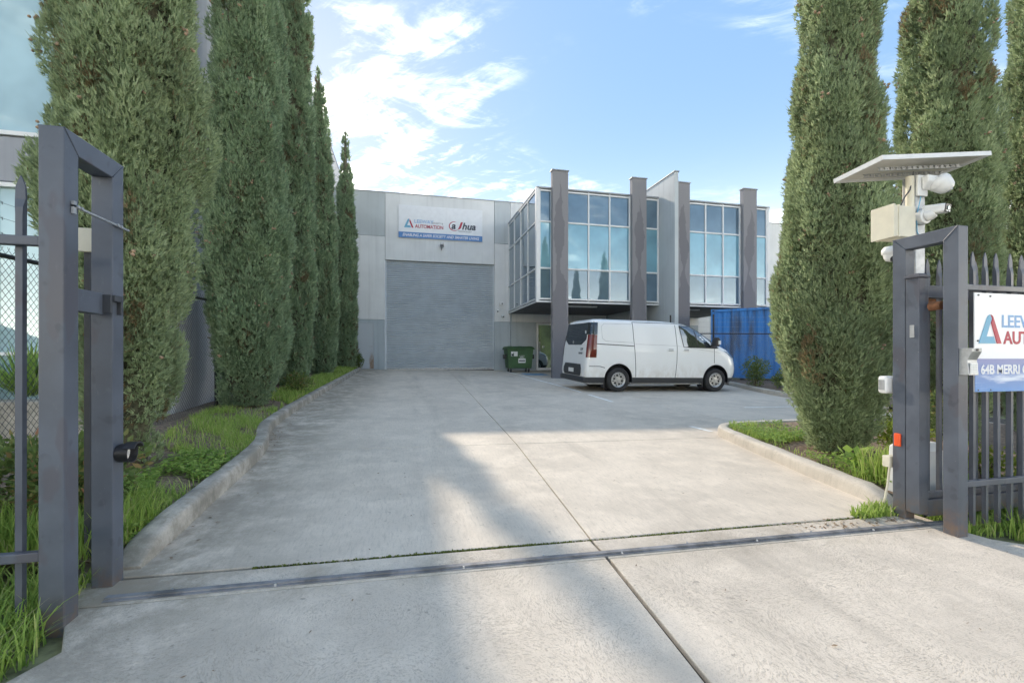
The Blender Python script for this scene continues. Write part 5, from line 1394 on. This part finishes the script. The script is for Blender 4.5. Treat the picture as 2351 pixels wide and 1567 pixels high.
# left verge: lush strip along the kerb, bare under the trees
P = scatter(21000, lambda y: (lk_x(y)-1.05, lk_x(y)-.14), 2.75, 8.2, zl, 1.25)
tr_ = [(-2.30,4.55,.48),(-2.58,8.5,.62),(-2.68,12.2,.6),(-2.65,16.0,.5),(-2.42,20.0,.5)]
def clear(P, trs): return P[[all((p[0]-a)**2+(p[1]-b_)**2 > c*c for a, b_, c in trs) for p in P]]
P = clear(P, tr_)
P = P[[not (abs(p[0]+1.83) < .22 and abs(p[1]-4.35) < .38) and (dens_ok(p[0]*1.4, p[1]*1.3, 2.) > -.05 or r.uniform() < .2) for p in P]]
V, T, tn = grass_mesh(P, r, .02, .12, .0055, 1.1); lay('verge_grass', 'bright green grass along the left kerb under the cypress trees', 'grass', V, T, tn, M['grass'])
P = scatter(9000, lambda y: (lk_x(y)-.75, lk_x(y)-.13), 8.2, 20.6, zl); P = clear(P, tr_)
V, T, tn = grass_mesh(P, r, .05, .17, .014, .6); lay('verge_grass', 'thin strip of grass along the far left kerb', 'grass', V, T, tn, M['grass'])
P = scatter(1700, lambda y: (-2.1, -1.5), 2.72, 3.3, zl)
V, T, tn = grass_mesh(P, r, .08, .30, .007, .9); lay('tall_grass', 'tall grass blades beside the start of the left kerb', 'grass', V, T, tn, M['grass'])
# outside the left gate
P = scatter(7500, lambda y: (-2.9+.2*(2.35-y), float(np.interp(y, [1.2,1.92,2.12,2.5], [-1.93,-1.44,-1.36,-1.48]))-.03), 1.35, 2.72, lambda x, y: G(x, y)-.05)
V, T, tn = grass_mesh(P, r, .06, .23, .007, 1.1); lay('tall_grass', 'long arching grass at the foot of the left gate frame', 'grass', V, T, tn, M['grass'])
P = scatter(5200, lambda y: (-3.0+.5*(y-1.4), float(np.interp(y, [-1.0,1.2,1.92], [-2.92,-1.93,-1.44]))+.02), .35, 1.6, lambda x, y: G(x, y)-.06)
V, T, tn = grass_mesh(P, r, .06, .22, .008, 1.0); lay('tall_grass', 'grass spilling over the apron edge in the bottom left corner', 'grass', V, T, tn, M['grass'])
P = scatter(5000, lambda y: (3.78, 6.6), 2.28, 2.95, lambda x, y: G(x, y)-.03)
V, T, tn = grass_mesh(P, r, .03, .14, .009, 1.0); lay('fence_weeds', 'low weeds along the foot of the right palisade fence', 'weeds', V, T, tn, M['grass'])
# right bed and outside the right fence
zr = lambda x, y: G(x, y)+.10
trs2 = [(4.72,4.16,.50),(6.88,4.5,.45)]
P = clear(scatter(6500, lambda y: (rk_left(y)+.02, rk_left(y)+.85), 2.85, 5.85, zr), trs2); P = P[[dens_ok(p[0], p[1], 1.) > .0 or r.uniform() < .15 for p in P]]
V, T, tn = grass_mesh(P, r, .02, .11, .006, 1.1); lay('bed_weeds', 'sunlit weeds and grass in the kerbed bed on the right', 'weeds', V, T, tn, M['grass'])
P = scatter(420, lambda y: (3.95, 4.35), 2.9, 3.3, zr)
V, T, tn = grass_mesh(P, r, .12, .36, .009, .6); lay('tall_grass', 'clump of taller grass beside the right gate frame', 'grass', V, T, tn, M['grass'])
P = scatter(3800, lambda y: (float(np.interp(y, [1.2,2.0,2.3], [5.1,4.18,4.02])), 5.6), 1.3, 2.30, lambda x, y: G(x, y)-.06)
V, T, tn = grass_mesh(P, r, .10, .28, .009, .8); lay('tall_grass', 'green tuft of grass outside the right palisade fence', 'grass', V, T, tn, M['grass'])
# clover: round leaves
def clover(name, label, P, ls):
    n = len(P); a = np.stack([r.normal(0,1,n), r.normal(0,1,n), r.uniform(.0,.5,n)],1); a /= np.linalg.norm(a,axis=1)[:,None]
    s = np.cross(a, np.array([0,0,1.])+r.normal(0,.25,(n,3))); s /= np.linalg.norm(s,axis=1)[:,None]
    p = P+np.stack([np.zeros(n),np.zeros(n),r.uniform(.01,.09,n)],1)
    V, T = leaf_quads(r, p, a, s, ls*r.uniform(.6,1.3,n), .9); lay(name, label, 'ground cover', V, T, np.repeat(np.clip(r.normal(.5,.22,n),0,1),2), M['clover'])
P = scatter(6500, lambda y: (lk_x(y)-.60, lk_x(y)-.13), 2.95, 4.9, zl); P = P[[dens_ok(p[0], p[1], 3.) > -.5 for p in P]]
clover('clover_patch', 'clover patch behind the left kerb near the gate', P, .028)
P = clear(scatter(7500, lambda y: (rk_left(y)+.03, rk_left(y)+.95), 2.85, 5.8, zr), trs2); P = P[[dens_ok(p[0], p[1], 5.) > -.45 for p in P]]
clover('clover_patch', 'clover and weeds in the right kerbed bed', P, .030)
# broad-leaf weed by the right gate frame
for i, (x, y, s) in enumerate(((4.10,3.42,1.), (-1.72,3.42,.55))):
    n = 26; q = r.uniform(0,2*np.pi,n); e = r.uniform(.2,1.1,n); a = np.stack([np.cos(q)*np.cos(e),np.sin(q)*np.cos(e),np.sin(e)],1); sd = np.cross(a,[0,0,1.]); sd /= np.linalg.norm(sd,axis=1)[:,None]
    p0 = np.stack([r.normal(0,.04,n),r.normal(0,.04,n),r.uniform(.02,.22,n)],1)*s
    V, T = leaf_quads(r, p0, a, sd, .13*s*r.uniform(.6,1.2,n), .6); me = npmesh('leaves', V, T, np.repeat(r.uniform(.3,.8,n),2)); me.materials.append(M['clover'])
    t = thing('broadleaf_weed', ['broad-leaved weed in front of the near right cypress', 'broad-leaved weed beside the left kerb'][i], 'weed', (x, y, G(x,y)+.1)); o = bpy.data.objects.new('leaves', me); COL.objects.link(o); o.parent = t; o['kind'] = 'stuff'
    o = MB().cone((0,0,-.03), (0,0,.2*s), .006, .003, 6).build('stem', M['clover']); o.parent = t
# moss in the threshold joint
P = np.array([(x, 2.70+r.normal(0,.006), G(x,2.7)-.008) for x in np.concatenate([r.uniform(-.8,1.15,2600), r.uniform(1.15,3.5,1100)]) if r.uniform() < .65+.5*math.sin(x*4)])
V, T, tn = grass_mesh(P, r, .004, .014, .012, 1.2); lay('joint_moss', 'moss and weeds growing in the joint behind the gate track', 'moss', V, T, tn, M['moss'])
P = scatter(260, lambda y: (3.25, 3.62), 2.66, 2.76, lambda x, y: G(x,y)-.005); P2 = scatter(200, lambda y: (3.45, 3.62), 2.74, 2.84, lambda x, y: G(x,y)-.005)
V, T, tn = grass_mesh(np.concatenate([P, P2]), r, .02, .10, .010, .8); lay('joint_weeds', 'small weed clump at the foot of the right kerb end', 'weeds', V, T, tn, M['grass'])
# litter: twigs and leaves
def litter(name, label, P, ls, m='litter'):
    n = len(P); q = r.uniform(0,2*np.pi,n); a = np.stack([np.cos(q),np.sin(q),r.normal(0,.12,n)],1); s = np.stack([-np.sin(q),np.cos(q),r.normal(0,.2,n)],1)
    V, T = leaf_quads(r, P+np.array([0,0,.006]), a, s, ls*r.uniform(.4,1.4,n), .35); lay(name, label, 'leaf litter', V, T, np.repeat(r.uniform(0,1,n),2), M[m])
litter('leaf_litter', 'dry brown mulch under the left cypress trees', scatter(11000, lambda y: (-3.0, lk_x(y)-.2), 2.75, 12., zl, 1.3), .045)
litter('leaf_litter', 'dry brown mulch under the right cypress trees', scatter(4500, lambda y: (rk_left(y)+.1, 8.5), 2.8, 5.8, zr), .045)
litter('leaf_litter', 'scraps of leaf and bark along the left gutter', np.array([(lk_x(y)+abs(r.normal(0,.10))+.01, y, G(lk_x(y),y)) for y in np.concatenate([r.uniform(2.85,20,260), r.normal(6.4,.4,90)])]), .030)
litter('leaf_litter', 'few scattered leaves on the concrete drive', np.array([(x, y, G(x,y)) for x, y in zip(r.uniform(-1.2,3.8,240), r.uniform(1.2,12,240))]), .022)
litter('leaf_litter', 'dirt and twigs at the foot of the right gate frame', np.array([(x, y, G(x,y)) for x, y in zip(r.uniform(2.6,3.6,160), 2.62+r.normal(0,.05,160))]), .030)
